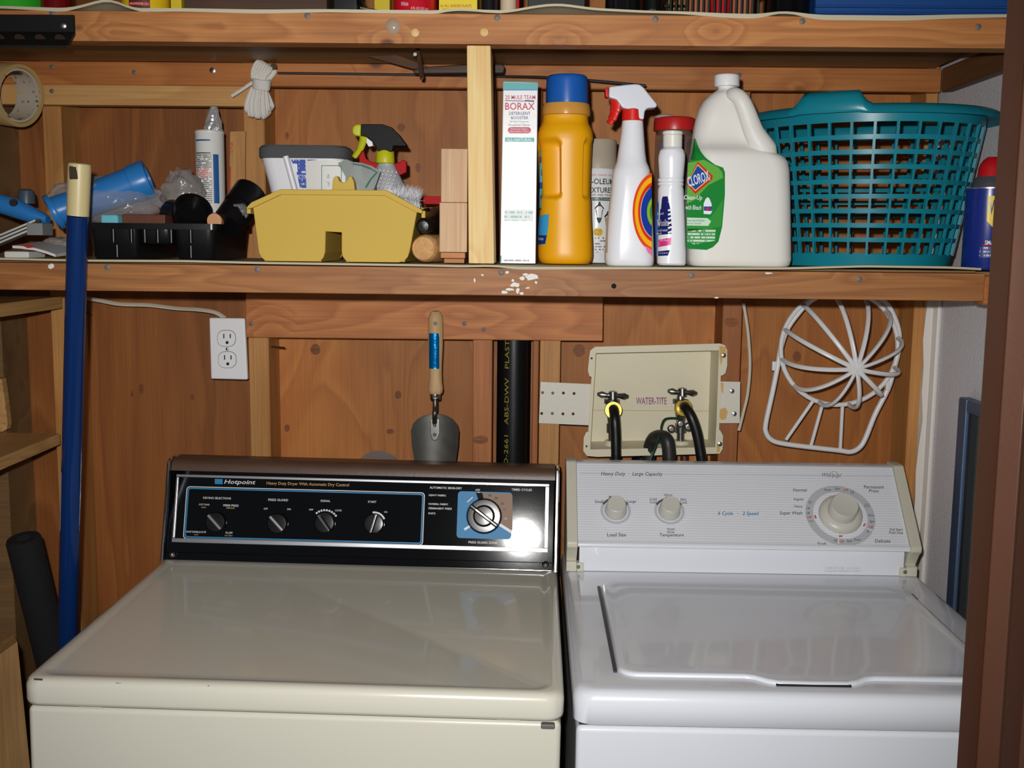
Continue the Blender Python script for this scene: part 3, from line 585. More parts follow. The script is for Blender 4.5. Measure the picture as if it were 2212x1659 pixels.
# outlet
fO = pxfn(2.066)
ou = thing('wall_outlet', 'white duplex electrical outlet plate on the stud left of the hanging trowel', 'outlet', W(494, 820, 2.075))
c4 = [W(457, 818, 2.072), W(536, 820, 2.072), W(530, 687, 2.072), W(453, 686, 2.072)]
bm_ = B(); bm_.hexa([p+V((0, -.005, 0)) for p in c4], [p+V((0, .007, 0)) for p in c4]); bm_.done('cover_plate', WHITEPL, ou, bevel=.003, seg=3)
SL = mat('slot_dark', (35, 33, 30), .8); OUTL = mat('outline_grey', (120, 120, 122), .6)
for cy, dx in ((731, -1.5), (777, 0)):
    c = (491+dx, -cy); o2 = rr2(c[0]-19, c[0]+19, c[1]-17, c[1]+17, 14, 6)
    fc = B(); fc.loft([[fO(*p)+V((0, d_, 0)) for p in o2] for d_ in (.001, -.0012)]); r_ = fc.done('receptacle_face', WHITEPL, ou, smooth=True)
    ring2('face_gap', rr2(c[0]-20.2, c[0]+20.2, c[1]-18.2, c[1]+18.2, 15, 6), rr2(c[0]-18.8, c[0]+18.8, c[1]-16.8, c[1]+16.8, 14, 6), pxfn(2.0664), OUTL, ou)
    f_ = pxfn(2.0644)
    for x_, h in ((-6, 5), (8, 4.5)): patch('slot', [(c[0]+x_-1.2, c[1]+5-h), (c[0]+x_+1.2, c[1]+5-h), (c[0]+x_+1.2, c[1]+5+h), (c[0]+x_-1.2, c[1]+5+h)], f_, SL, r_)
    patch('slot', [(c[0]+1+3.4*math.cos(a*PI/6), c[1]-9+3.4*math.sin(a*PI/6)) for a in range(12)], f_, SL, r_)
nail(491, 754, 2.0668, ou, .003, STEEL, 'screw')
# cable to the outlet
CAB = mat('cable_sheath', (200, 190, 170), .5)
tag(B().tube(spline([W(183, 643, 2.10), W(215, 649, 2.09), W(260, 657, 2.09), (W(320, 659, 2.10)), W(380, 666, 2.10), W(430, 669, 2.09), W(465, 675, 2.085), W(487, 688, 2.085)], 6), .0046, 8, flat=.55).done('electric_cable', CAB, None, smooth=True),
    'flat cream electric cable sagging along the plywood into the outlet', 'cable')
tag(B().tube(spline([W(1606, 655, 2.075), W(1612, 690, 2.075), W(1617, 730, 2.074), W(1620, 790, 2.074), W(1615, 850, 2.075), W(1606, 890, 2.076), W(1596, 930, 2.077)], 6), .0031, 8).done('loose_wire', mat('cord_cream', (206, 196, 176), .5), None, smooth=True),
    'thin cream cord hanging down the stud beside the water valve box', 'wire')
# trowel on a nail
TRW = wood('trowel_handle_wood', (214, 182, 138), (190, 150, 104), 'z', 4, knots=0, ring=10, streak=.2)
tr = thing('garden_trowel', 'grey steel garden trowel with wooden handle and blue label hanging on a nail', 'trowel', W(941, 1000, 2.03))
Yt = 2.034
def vlathe(name, px, rows, Y, m_, parent, n=24, sy=1.0, **k):
    """upright turned part from pixel rows (py, half width px, optional centre shift)"""
    secs = []
    for r_ in rows:
        a = W(px+(r_[2] if len(r_) > 2 else 0), r_[0], Y); rad = r_[1]*(a-CAM).dot(FW)/FPX
        secs.append([V((a.x+rad*math.cos(2*PI*i/n), Y+rad*sy*math.sin(2*PI*i/n), a.z)) for i in range(n)])
    return B().loft(secs).done(name, m_, parent, smooth=True, **k)
vlathe('handle', 941, ((671, 4), (673, 10), (680, 14), (690, 16), (720, 16.5), (750, 16), (785, 14), (805, 13.5), (825, 14.5), (840, 16.5), (848, 15), (852, 11)), Yt, TRW, tr, 24, .85)
vlathe('ferrule', 940, ((850, 12), (852, 12.5), (861, 12), (863, 11)), Yt, CHR, tr)
p = W(941, 745, Yt); rad = 16.4*(p-CAM).dot(FW)/FPX
FOIL = mat('blue_foil_label', (0, 120, 190), .22, .7, bump=.6, bscale=60)
secs = [[V((W(939.5, y, Yt).x+(rad+.0006)*math.sin(a), Yt-(rad*.85+.0006)*math.cos(a), W(939.5, y, Yt).z)) for a in [x*.1-.75 for x in range(15)]] for y in (719, 745, 770, 795)]
B().loft(secs, False, False, closed=False).done('label_sticker', FOIL, tr, smooth=True)
B().lathe(W(940, 699, Yt-.0137), [(-.0008, .0036), (.0014, .0034)], 10, Matrix.Rotation(PI/2, 3, 'X')).done('nail_head', GREYSCREW, tr)
B().tube(spline([W(940, 860, Yt), W(940, 880, Yt-.004), W(939, 896, Yt-.01), W(939, 915, Yt+.008)], 5), .0048, 10).done('shank', mat('shank_steel', (110, 108, 104), .35, .9), tr, smooth=True)
GST = mat('worn_steel', (128, 126, 120), .5, .75, var=.5, vscale=45)
outl = [(888, 925), (890, 918), (900, 906), (920, 898), (940, 896), (962, 899), (982, 908), (990, 916), (992, 925), (989, 965), (984, 1003), (975, 1030), (940, 1058), (905, 1030), (896, 1003), (890, 965)]
bl = B(); rows = []
ys = [897, 900, 906, 915, 930, 960, 1003, 1030, 1048, 1056]
def half(y):
    return lerp_list([(896, 6), (898, 20), (901, 30), (908, 42), (918, 50), (926, 52), (965, 50), (1003, 44), (1030, 34), (1050, 12), (1057, 2)], y)
for off in (0, .0022):
    g_ = []
    for y in ys:
        c = W(940, y, Yt); s_ = (c-CAM).dot(FW)/FPX; h = half(y)
        g_.append([V((c.x+h*s_*t_/6, Yt+.012-.018*(t_/6)**2*(h/52)**2+off, c.z)) for t_ in range(-6, 7)])
    rows.append(g_)
fr_, bk_ = rows
for a, b_ in zip(fr_, fr_[1:]): pass
bl.loft([f+b_[::-1] for f, b_ in zip(fr_, bk_)]).done('blade', GST, tr, smooth=True)
B().prism([W(*q, Yt+.004) for q in ((929, 906), (949, 906), (950, 935), (945, 950), (939, 953), (933, 950), (929, 935))], (0, .006, 0)).done('tang_plate', mat('tang_steel', (150, 148, 142), .35, .9), tr, bevel=.0015)
for y in (919, 939): B().lathe(W(939, y, Yt+.0035), [(-.0006, .0034), (.001, .003), (.0022, .0014)], 10, Matrix.Rotation(PI/2, 3, 'X')).done('rivet', SHINY, tr, smooth=True)
# black drain pipe with yellow print
pp = thing('drain_pipe', 'vertical black plastic drain pipe with yellow print between the studs', 'pipe', (xat(1111, 800, 2.12), 2.12, .002))
a, b_ = W(1076, 800, 2.12), W(1148, 800, 2.12); rp_ = (b_.x-a.x)/2; pc = (a.x+b_.x)/2
ABS = mat('abs_black', (16, 16, 18), .3, spec=.5)
B().lathe((pc-.002, 2.115, 0), [(.002, rp_), (1.394, rp_)], 36).done('pipe', ABS, pp, smooth=True)
YPR = mat('yellow_print', (150, 140, 40), .6)
fP = wrapfn(pc-.002, 2.115, rp_)
text('lettering', 'ASTM D-2661   ABS-DWV   PLASTIC PIPE', lambda u, v: fP(u, v), (-.013, W(1100, 868, 2.09).z), .36, YPR, pp, rot=PI/2, height=.0085)
# flexible dryer duct
DUCT = mat('foil_duct', (176, 176, 178), .4, .6, bump=.3, bscale=50)
c = W(806, 1060, 2.09); c.y = 2.085
pts = []
for i in range(60):
    a = PI*i/59; pts.append((i, a))
bd = B(); secs = []
for i in range(41):
    t_ = i/40; y = 2.0+t_*.165; r_ = .048+(.0028 if i % 2 else 0)
    secs.append([V((W(806, 1060, 2.08).x+r_*math.cos(k*PI/14), y, W(806, 990, 2.07).z-.053+r_*math.sin(k*PI/14))) for k in range(28)])
tag(bd.loft(secs).done('dryer_duct', DUCT, None, smooth=True), 'ribbed silver foil dryer vent duct behind the dryer, only its top showing', 'duct')
# ---------------------------------------------------------------- valve box
vb_ = thing('water_valve_box', 'cream plastic recessed washing machine valve box fixed between two studs', 'valve box', W(1415, 985, 2.07))
CRM = mat('cream_plastic', (222, 214, 186), .5, var=.12, vscale=9)
Yf = 2.052
inn = [(1287, 763), (1553, 757), (1546, 966), (1275, 971)]
def quad_ring(name, outer, inner, y0, y1, m_, parent):
    b = B(); n = len(outer)
    O0 = [b.v(W(*p, Yf)+V((0, y0, 0))) for p in outer]; I0 = [b.v(W(*p, Yf)+V((0, y0, 0))) for p in inner]
    O1 = [b.v(W(*p, Yf)+V((0, y1, 0))) for p in outer]; I1 = [b.v(W(*p, Yf)+V((0, y1, 0))) for p in inner]
    for i in range(n):
        j = (i+1) % n; b.face([O0[i], O0[j], I0[j], I0[i]]); b.face([O1[i], O1[j], I1[j], I1[i]]); b.face([O0[i], O0[j], O1[j], O1[i]]); b.face([I0[i], I0[j], I1[j], I1[i]])
    return b.done(name, m_, parent)
outer = [(1281, 757), (1559, 751), (1552, 975), (1268, 981)]
quad_ring('rim', outer, inn, 0, .003, CRM, vb_)
# the recess: four inner walls and a back
K = .062; bk = B()
fi = [W(*p, Yf+.0005) for p in inn]; bi = [V((p.x, Yf+K, p.z)) for p in fi]
cen = sum(bi, V((0, 0, 0)))/4; bi = [cen+(p-cen)*.955 for p in bi]
out_f = [p+(p-sum(fi, V((0, 0, 0)))/4).normalized()*.002 for p in fi]; out_b = [p+(p-cen).normalized()*.002+V((0, .002, 0)) for p in bi]
for i in range(4):
    j = (i+1) % 4
    bk.hexa([fi[i], fi[j], bi[j], bi[i]], [out_f[i], out_f[j], out_b[j], out_b[i]])
bk.hexa(bi, out_b); bk.done('recess', CRM, vb_)
for nm, pts in (('top_flange', [(1273, 770), (1275, 757), (1286, 749), (1555, 742), (1566, 746), (1571, 757), (1571, 790), (1567, 806), (1561, 811), (1553, 811), (1555, 757), (1287, 763), (1284, 818), (1273, 812), (1270, 800)]),
                ('bottom_flange', [(1275, 930), (1275, 971), (1545, 966), (1547, 924), (1556, 930), (1562, 942), (1561, 970), (1555, 980), (1290, 987), (1268, 985), (1260, 974), (1261, 945), (1266, 934)])):
    B().prism([W(*p, Yf-.0015) for p in pts], (0, .0032, 0)).done(nm, CRM, vb_)
PLT = mat('bracket_white', (214, 210, 196), .45, bump=.15, bscale=120)
B().prism([W(*p, Yf+.006) for p in ((1168, 825), (1283, 830), (1276, 919), (1164, 914))], (0, .002, 0)).done('bracket_plate', PLT, vb_)
B().prism([W(*p, Yf+.006) for p in ((1552, 824), (1599, 825), (1598, 914), (1548, 914))], (0, .002, 0)).done('bracket_plate', PLT, vb_)
HOLE = mat('hole_brown', (90, 50, 28), .9)
for i, (x, y) in enumerate(((1172, 848), (1194, 849), (1217, 849), (1240, 850), (1170, 893), (1193, 893), (1216, 894), (1238, 894))):
    nail(x, y, Yf+.0058, vb_, .0028, GREYSCREW if i in (0, 1, 5) else HOLE, 'screw' if i in (0, 1, 5) else 'hole')
for x, y in ((1581, 845), (1586, 894), (1563, 768), (1555, 959)): nail(x, y, Yf-(.002 if x < 1570 else -.0055), vb_, .0046, STEEL, 'screw')
for x, y in ((1278, 774), (1267, 964)): nail(x, y, Yf-.0018, vb_, .002, HOLE, 'hole')
RS = mat('rust_stain', (205, 165, 95), .6)
fr = pxfn(Yf-.0021); fr2 = pxfn(Yf+.0056)
for fn, pts in ((fr, [(1554, -747), (1568, -750), (1569, -764), (1562, -772), (1557, -790), (1554, -770)]), (fr2, [(1556, -884), (1567, -880), (1572, -890), (1568, -905), (1558, -908), (1553, -898)]), (fr2, [(1557, -827), (1563, -827), (1562, -850), (1559, -848)]), (fr, [(1548, -962), (1554, -955), (1555, -975), (1549, -978)])):
    patch('rust_stain', pts, fn, RS, vb_)
text('lettering', 'WATER-TITE', pxfn(Yf+K-.002), (1407, -866), 66, mat('purple_print', (140, 70, 130), .6), vb_, height=15, bold=.01)
tick(1278, 886, 1546, 888, 1.3, pxfn(Yf+K-.0018), mat('mould_line', (190, 170, 120), .6), 'mould_line', vb_, False)
for x in (1325, 1470):
    c = W(x, 962, Yf+.036); vlathe('boss', x, ((951, 17), (953, 19), (969, 21)), Yf+.036, CRM, vb_)
# taps
TAPM = mat('dull_chrome', (150, 150, 150), .28, 1)
BRASS = mat('brass', (190, 160, 70), .25, 1)
HOSE = mat('black_rubber', (18, 18, 19), .38)
def tap(px, ph, pc_, lab, tail):
    Ya = Yf+.034
    T = thing('water_tap', lab, 'tap', W(px, 953, Ya), group=None)
    vlathe('stem', px, ((952, 8), (935, 8), (934, 12), (915, 12), (914, 9), (900, 11), (885, 13), (872, 13), (871, 17), (863, 17), (862, 9), (850, 7)), Ya, TAPM, T)
    cx_, cy_ = ph; h = 34 if px < 1400 else 32
    pts = [W(cx_-h, cy_-2, Ya), W(cx_-h+9, cy_-1, Ya), W(cx_-12, cy_+1, Ya), W(cx_, cy_, Ya), W(cx_+12, cy_+1.5, Ya-.004), W(cx_+h-9, cy_+3, Ya-.008), W(cx_+h, cy_+3.5, Ya-.009)]
    s_ = sc(Ya); B().tube(pts, [3*s_, 7.5*s_, 5*s_, 6*s_, 5*s_, 7.5*s_, 3*s_], 12).done('cross_handle', TAPM, T, smooth=True)
    vlathe('handle_hub', cx_, ((cy_-9, 4), (cy_-7, 9), (cy_+9, 10), (cy_+11, 7)), Ya, TAPM, T)
    # spout toward the room with a brass coupling
    a = W(px, pc_[1]+2, Ya); c = W(*pc_, Yf-.004); dirn = (c-a).normalized()
    q = dirn.to_track_quat('Z', 'Y').to_matrix(); ln = (c-a).length
    B().lathe(a, [(0, .0105), (ln*.55, .0105), (ln*.55, .0135), (ln*.75, .0135)], 18, q).done('spout', TAPM, T, smooth=True)
    B().lathe(a, [(ln*.7, .0158), (ln*.72, .0165), (ln*.98, .0165), (ln, .0155), (ln, .0125), (ln*.9, .0120)], 24, q).done('coupling', BRASS, T, smooth=True)
    return c, dirn
c1, d1 = tap(1322, (1324, 853), (1325, 886), 'chrome tap with cross handle and straight hanging black hose', 0)
c2, d2 = tap(1470, (1474, 846), (1477, 881), 'chrome tap with green wire clamped on, its black hose curving away', 0)
tag(B().tube(spline([c1-d1*.004, c1+d1*.012, W(1328, 905, Yf-.03), W(1330, 940, Yf-.034), W(1331, 1000, Yf-.036), W(1331, 1110, Yf-.03)], 7), .0095, 12).done('water_hose', HOSE, None, smooth=True), 'black rubber water hose hanging straight down from the tap without the green wire', 'hose')
tag(B().tube(spline([c2-d2*.004, c2+d2*.014, W(1492, 898, Yf-.03), W(1504, 930, Yf-.034), W(1512, 970, Yf-.035), W(1517, 1010, Yf-.035), W(1520, 1110, Yf-.03)], 7), .0098, 12).done('water_hose', HOSE, None, smooth=True), 'black rubber water hose curving down from the tap with the green wire', 'hose')
CLM = mat('clamp_metal', (165, 165, 160), .3, 1)
cl = thing('ground_clamp', 'metal pipe clamp with ears holding a green wire under the tap', 'clamp', W(1470, 945, Yf+.03))
for i, (x, y, r_) in enumerate(((1450, 926, 9), (1487, 922, 10), (1470, 915, 9))):
    B().lathe(W(x, y, Yf+.016), [(-.004, r_*sc(2.07)), (.004, r_*sc(2.07)), (.006, r_*.6*sc(2.07))], 12, Matrix.Rotation(PI/2, 3, 'X')).done('clamp_ear' if i < 2 else 'clamp_body', CLM, cl, bevel=.001)
B().tube(spline([W(1470, 905, Yf+.018), W(1452, 903, Yf+.01), W(1436, 906, Yf), W(1429, 920, Yf-.012), W(1427, 935, Yf-.03), W(1416, 965, Yf-.062), W(1403, 1000, Yf-.07), W(1395, 1060, Yf-.06)], 6), .0021, 6).done('green_wire', mat('green_wire', (20, 62, 48), .5), cl, smooth=True)
# drain hose gooseneck and standpipe
tag(B().tube(spline([W(1392, 1080, Yf+.014), W(1400, 1010, Yf+.012), W(1404, 968, Yf+.01), W(1412, 948, Yf+.0), W(1426, 943, Yf-.022), W(1440, 950, Yf-.038), W(1445, 975, Yf-.042), W(1446, 1020, Yf-.042), W(1446, 1110, Yf-.04)], 7), .0128, 14).done('drain_hose', mat('grey_black_rubber', (40, 40, 40), .45), None, smooth=True),
    'thick dark washer drain hose arching over the lower edge of the valve box', 'hose')
stp = tag(B().lathe((W(1387, 1000, 2.085).x, 2.085, 0), [(.3, .0205), (W(1387, 984, 2.085).z, .0205)], 20).done('standpipe', ABS, None, smooth=True), 'black drain standpipe rising behind the washer under the valve box', 'pipe')
for x in (1325, 1478):
    tag(B().lathe((W(x, 1000, 2.11).x, 2.11, 0), [(.3, .008), (W(x, 984, 2.11).z, .008)], 12).done('copper_pipe', mat('dull_copper', (110, 70, 50), .5, .7), None, smooth=True), 'thin dull copper supply pipe running down the plywood below the ' + ('straight-hose tap' if x < 1400 else 'green-wire tap'), 'pipe')
# ---------------------------------------------------------------- wire cap frame
cf = thing('cap_washing_frame', 'white plastic wire cap form hanging under the lower shelf beside the white wall', 'cap frame', W(1780, 970, 2.068))
CW = mat('cap_white', (226, 226, 226), .3)
Yc = 2.064; rr_ = .005
frame = [(1748, 652), (1722, 680), (1700, 712), (1687, 750), (1680, 790), (1668, 850), (1654, 915), (1655, 935), (1666, 950), (1690, 958), (1750, 966), (1812, 973), (1838, 976), (1857, 966), (1870, 945), (1890, 895), (1918, 840), (1930, 800), (1940, 760), (1942, 720), (1932, 685), (1914, 655), (1880, 635), (1830, 628), (1780, 636)]
B().tube(spline([W(*p, Yc) for p in frame], 4, True), rr_, 10, True).done('brim_frame', CW, cf, smooth=True)
C3 = W(1813, 752, Yc-.008); hub = W(1851, 797, Yc-.105)
ang = lambda k: 2*PI*k/12+.2
ringp = [C3+V((math.cos(2*PI*k/48)*.1085, 0, math.sin(2*PI*k/48)*.107)) for k in range(48)]
B().tube(ringp, .0044, 8, True).done('crown_ring', CW, cf, smooth=True)
for k in range(12):
    R0 = V((math.cos(ang(k))*.1085, 0, math.sin(ang(k))*.107)); A = hub-C3
    pts = []
    for i in range(13):
        th = PI/2*i/12; e_ = .82
        pts.append(C3+R0*(math.cos(th)**e_)+V((A.x*(i/12), A.y*math.sin(th)**e_, A.z*(i/12))))
    B().tube(pts, .0043, 8, flat=.8).done('rib', CW, cf, smooth=True)
B().lathe(hub, [(-.003, .006), (.0, .009), (.003, .008)], 12, Matrix.Rotation(PI/2, 3, 'X')).done('hub', CW, cf, smooth=True)
for a, b_ in (((1757, 865), (1698, 950)), ((1777, 872), (1752, 962)), ((1820, 872), (1815, 972))): B().tube([W(*a, Yc-.006), W(*b_, Yc)], .0034, 8).done('brim_rib', CW, cf, smooth=True)
for a in ((1671, 790), (1916, 832)): B().box(W(*a, Yc).x-.004, W(*a, Yc).x+.004, Yc-.007, Yc+.004, W(*a, Yc).z-.009, W(*a, Yc).z+.009).done('clip', CW, cf, bevel=.002)
# ================================================================== lower shelf, left of the post
Z0 = ZS+.0006
def px2x(px, Y, py=520): return W(px, py, Y).x
def zrow(py, Y, px=1100): return W(px, py, Y).z
def boxpx(name, xl, xr, yt, yb, Y0, Y1, m_, parent=None, bevel=.001, z0=None, rot=0):
    a, b = W(xl, yb, Y0), W(xr, yt, Y0); zb = a.z if z0 is None else z0
    M = Matrix.Translation(((a.x+b.x)/2, (Y0+Y1)/2, 0)) @ Matrix.Rotation(rot, 4, 'Z')
    hx, hy = (b.x-a.x)/2, (Y1-Y0)/2
    return B().box(-hx, hx, -hy, hy, zb, b.z, M).done(name, m_, parent, bevel=bevel)
# black plastic tray
TRAY = mat('tray_black', (17, 17, 19), .3, spec=.5)
ty = thing('black_tray', 'black plastic divided parts tray with moulded feet and ribs on the lower shelf', 'tray', (px2x(330, 1.79), 1.79, Z0))
xA, xB = px2x(178, 1.685), px2x(468, 1.685); zr = zrow(482, 1.685, 320); zl = zrow(495, 1.685, 320)
y0, y1 = 1.685, 1.90
def tub(name, xa, xb, ya, yb, z0, z1, tp, m_, parent, th=.0022, r=.012):
    xc, yc = (xa+xb)/2, (ya+yb)/2; hx, hy = (xb-xa)/2, (yb-ya)/2
    return B().loft([rrect(xc, yc, z1, hx-th, hy-th, r), rrect(xc, yc, z0+th, hx-th-tp, hy-th-tp, r), ], False, True).loft([rrect(xc, yc, z1, hx-th, hy-th, r), rrect(xc, yc, z1, hx, hy, r), rrect(xc, yc, z0+.004, hx-tp, hy-tp, r), rrect(xc, yc, z0, hx-tp-.003, hy-tp-.003, r)], False, True).done(name, m_, parent, smooth=True, weld=True)
ring_o = [p for p in rrect((xA+xB)/2, (y0+y1)/2, zr, (xB-xA)/2, (y1-y0)/2, .01)]; ring_i = rrect((xA+xB)/2, (y0+y1)/2, zr, (xB-xA)/2-.005, (y1-y0)/2-.005, .008)
rb = B(); lo_ = [p+V((0, 0, zl-zr)) for p in ring_o]; li_ = [p+V((0, 0, zl-zr)) for p in ring_i]
rb.loft([lo_, ring_o, ring_i, li_, lo_], False, False).done('rim', TRAY, ty, smooth=True, weld=True)
xa1, xb1, xc1, xd1 = px2x(190, 1.69), px2x(300, 1.69), px2x(372, 1.69), px2x(464, 1.69)
zmid = zrow(527, 1.69, 320)
tub('well', xa1, xb1, 1.6895, 1.897, Z0, zl-.0002, .004, TRAY, ty)
tub('well', xb1+.0005, xc1-.0005, 1.6895, 1.897, zmid, zl-.0002, .001, TRAY, ty)
tub('well', xc1, xd1, 1.6895, 1.897, Z0, zl-.0002, .004, TRAY, ty)
for x in (245, 284, 313, 341, 370, 412): B().lathe((px2x(x, 1.69), 1.6905, 0), [(zrow(524, 1.69, 320), .003), (zl-.0005, .0036)], 10).done('rib', TRAY, ty, smooth=True)
for x in (250, 410): B().lathe((px2x(x, 1.69), 1.6945, 0), [(zrow(556, 1.69, 320), .0035), (zrow(530, 1.69, 320), .0038)], 10).done('rib', TRAY, ty, smooth=True)
# what lies in and on the tray
zt = zr+.0006
CYAN = mat('cyan_foam', (110, 190, 205), .9, bump=.5, bscale=400); CHOC = mat('brown_block', (96, 52, 32), .6, bump=.2)
a = px2x(218, 1.72); b = px2x(256, 1.72)
tag(B().box(a, b, 1.72, 1.80, zt-.045, zrow(463, 1.72, 220)).done('cyan_sponge', CYAN, None, bevel=.004, seg=3), 'pale cyan foam sponge poking out of the black tray behind the blue pole', 'sponge')
a = px2x(257, 1.72); b = px2x(351, 1.72)
tag(B().box(a, b, 1.735, 1.78, zl+.0005, zrow(463, 1.735, 300)).done('brown_block', CHOC, None, bevel=.002), 'dark brown wooden block lying in the black tray', 'block')
def cyl(p0, p1, prof, m_, name, parent=None, n=24, **k):
    """turned part along p0->p1; prof in fractions of the length, radius in m"""
    p0, p1 = V(p0), V(p1); d_ = p1-p0; q = d_.to_track_quat('Z', 'Y').to_matrix(); L = d_.length
    return B().lathe(p0, [(t_*L, r_) for t_, r_ in prof], n, q).done(name, m_, parent, smooth=True, **k)
el = thing('pipe_elbow', 'black plastic pipe elbow lying on the tray beside the caulk tube', 'pipe fitting', W(400, 482, 1.76))
cyl(W(410, 474, 1.775), W(418, 447, 1.755), ((0, .024), (.55, .024), (.56, .0285), (1, .0285), (1, .023), (.6, .022)), ABS, 'socket', el)
cyl(W(412, 470, 1.77), W(372, 462, 1.80), ((0, .02), (.5, .02), (.52, .0235), (1, .0235), (1, .019), (.7, .018)), ABS, 'branch', el)
te = thing('pipe_coupling', 'large black plastic pipe coupling leaning between the caulk tube and the yellow caddy', 'pipe fitting', W(505, 482, 1.78))
cyl(W(490, 488, 1.75), W(541, 414, 1.80), ((0, .026), (.45, .026), (.47, .0225), (.52, .0225), (.54, .027), (1, .027), (1, .0225), (.6, .022)), ABS, 'sleeve', te)
COP = mat('copper_cap', (205, 150, 110), .45, .6)
cc = cyl(W(463, 477, 1.735), W(487, 474, 1.80), ((0, .0005), (0, .0115), (.05, .0125), (1, .0125), (1, .0005)), COP, 'copper_fitting'); tag(cc, 'short copper pipe fitting with a flat round end in the tray', 'pipe fitting')
# clear film scrap
FILM = mat('clear_film', (170, 168, 165), .12, spec=.8, alpha=.38, bump=.8, bscale=45)
def crumple(name, c, rad, m_, label, cat, seed=0, n=3, amp=.28, flat=None):
    bm = bmesh.new(); bmesh.ops.create_icosphere(bm, subdivisions=4, radius=1)
    from mathutils import noise
    for v in bm.verts:
        p = v.co.copy(); d_ = 1+amp*noise.turbulence(p*1.7+V((seed, seed*2, 0)), 4, True)-.2+amp*.5*abs(noise.noise(p*6+V((seed, 3, 1))))
        v.co = V((p.x*rad[0]*d_, p.y*rad[1]*d_, p.z*rad[2]*d_))+V(c)
        if flat is not None and v.co.z < flat: v.co.z = flat
    b = B(); b.bm.free(); b.bm = bm
    return tag(b.done(name, m_, None, smooth=True, ang=50), label, cat)
crumple('plastic_scrap', W(522, 474, 1.79)+V((0, -.035, .012)), (.022, .012, .016), FILM, 'crumpled scrap of clear film in front of the black pipe coupling', 'plastic film', 3)
# caulk tube with foil tip
ck = thing('caulk_tube', 'white caulk tube with foil-wrapped tip standing behind the black tray', 'caulk tube', (px2x(458, 1.93), 1.93, Z0))
CKW = mat('caulk_white', (226, 224, 218), .35); cxk = px2x(458, 1.93); rk = 30*sc(1.93)
zk = [zrow(y, 1.93, 458) for y in (283, 290, 480)]
B().lathe((cxk, 1.93, 0), [(Z0, rk*.96), (Z0+.004, rk), (zk[1], rk), (zk[1]+.001, rk*1.03), (zk[0]-.002, rk*1.03), (zk[0], rk*.96)], 32).done('barrel', CKW, ck, smooth=True)
FO = mat('crumpled_foil', (225, 225, 228), .25, .6, bump=1, bscale=160)
bf = B(); secs = []
for y, r_ in ((284, 20), (275, 19), (262, 15), (250, 12), (238, 9), (231, 7), (228, 3)):
    p = W(461, y, 1.93); secs.append([V((p.x+r_*sc(1.93)*(1+.2*random.uniform(-1, 1))*math.cos(k*PI/10), 1.93+r_*sc(1.93)*(1+.2*random.uniform(-1, 1))*math.sin(k*PI/10), p.z)) for k in range(20)])
bf.loft(secs).done('foil_tip', FO, ck)
fk = wrapfn(cxk, 1.93, rk)
zz = lambda y: zrow(y, 1.93, 458)
CB = mat('caulk_blue', (30, 90, 150), .5)
for y0_, y1_, m_ in ((303.5, 307, CB), (331.5, 334, mat('caulk_ink', (60, 70, 90), .5))): patch('label_line', [(-.022, zz(y1_)), (.008, zz(y1_)), (.008, zz(y0_)), (-.022, zz(y0_))], fk, m_, ck, .004)
patch('fine_print', [(-.021, zz(440)), (.009, zz(440)), (.009, zz(336)), (-.021, zz(336))], fk, fineprint('caulk_print', (70, 70, 78), (226, 224, 218), 9, period=.03, dens=.56), ck, .004)
patch('fine_print', [(-.021, zz(384)), (.009, zz(384)), (.009, zz(365)), (-.021, zz(365))], wrapfn(cxk, 1.93, rk, .0007), fineprint('caulk_print_red', (200, 80, 70), (226, 224, 218), 9, period=.03, dens=.56), ck, .004)
patch('fine_print', [(-.021, zz(476)), (.007, zz(476)), (.007, zz(443)), (-.021, zz(443))], fk, fineprint('caulk_print_red2', (220, 120, 105), (230, 215, 208), 9, period=.04, dens=.6), ck, .004)
patch('side_stripe', [(.012, zz(440)), (.022, zz(440)), (.022, zz(335)), (.012, zz(335))], fk, CB, ck, .003)
# pale stick with red print behind it
STK = wood('stick_wood', (220, 176, 110), (200, 146, 84), 'z', 3, knots=0, ring=10)
sk = thing('paint_stick', 'flat pale wood stick with red printing leaning on the stud behind the caulk tube', 'stick', W(510, 480, 2.04))
f4 = [W(491, 480, 2.03), W(527, 480, 2.03), W(530, 283, 2.046), W(497, 284, 2.046)]; f4[0].z = f4[1].z = Z0
B().hexa(f4, [p+V((0, .0035, 0)) for p in f4]).done('stick', STK, sk, bevel=.0006)
def sfn(u, v): t_ = (v+480)/197; return W(u, v*-1, 2.03+.016*t_-.0008)
patch('red_stripe', [(494, -430), (497, -430), (499, -360), (496, -360)], sfn, mat('stick_red', (190, 60, 50), .5), sk)
text('lettering', 'STIR', sfn, (501, -318), 24, mat('stick_red', (190, 60, 50), .5), sk, rot=PI/2, height=6)
# blue hand pump in a clear bag
BLU = mat('blue_plastic', (46, 124, 196), .32, var=.1); 
pu = thing('blue_pump', 'bright blue plastic hand pump with open tube end lying in clear wrapping behind the pole', 'pump', W(200, 470, 1.80))
cyl(W(115, 459, 1.80), W(322, 385, 1.83), ((0, .0245), (.10, .0245), (.11, .024), (.30, .0245), (.31, .0275), (.34, .0275), (.35, .026), (.82, .0285), (.825, .0305), (.97, .0315), (1, .030), (1, .021), (.85, .021), (.85, .0005)), BLU, 'barrel', pu, 32)
cyl(W(122, 456, 1.802), W(112, 461, 1.799), ((0, .0005), (0, .03), (.15, .0305), (.85, .0305), (1, .03), (1, .0005)), BLU, 'flange', pu, 32)
bb = B(); secs = []
for px, py, h, d_ in ((-60, 425, 20, .012), (0, 440, 21, .014), (40, 452, 22, .015), (75, 466, 18, .014), (104, 474, 9, .010)):
    c = W(px, py, 1.785); s_ = sc(1.785); secs.append([c+V((0, d_*math.cos(a*PI/8), h*s_*math.sin(a*PI/8))) for a in range(16)])
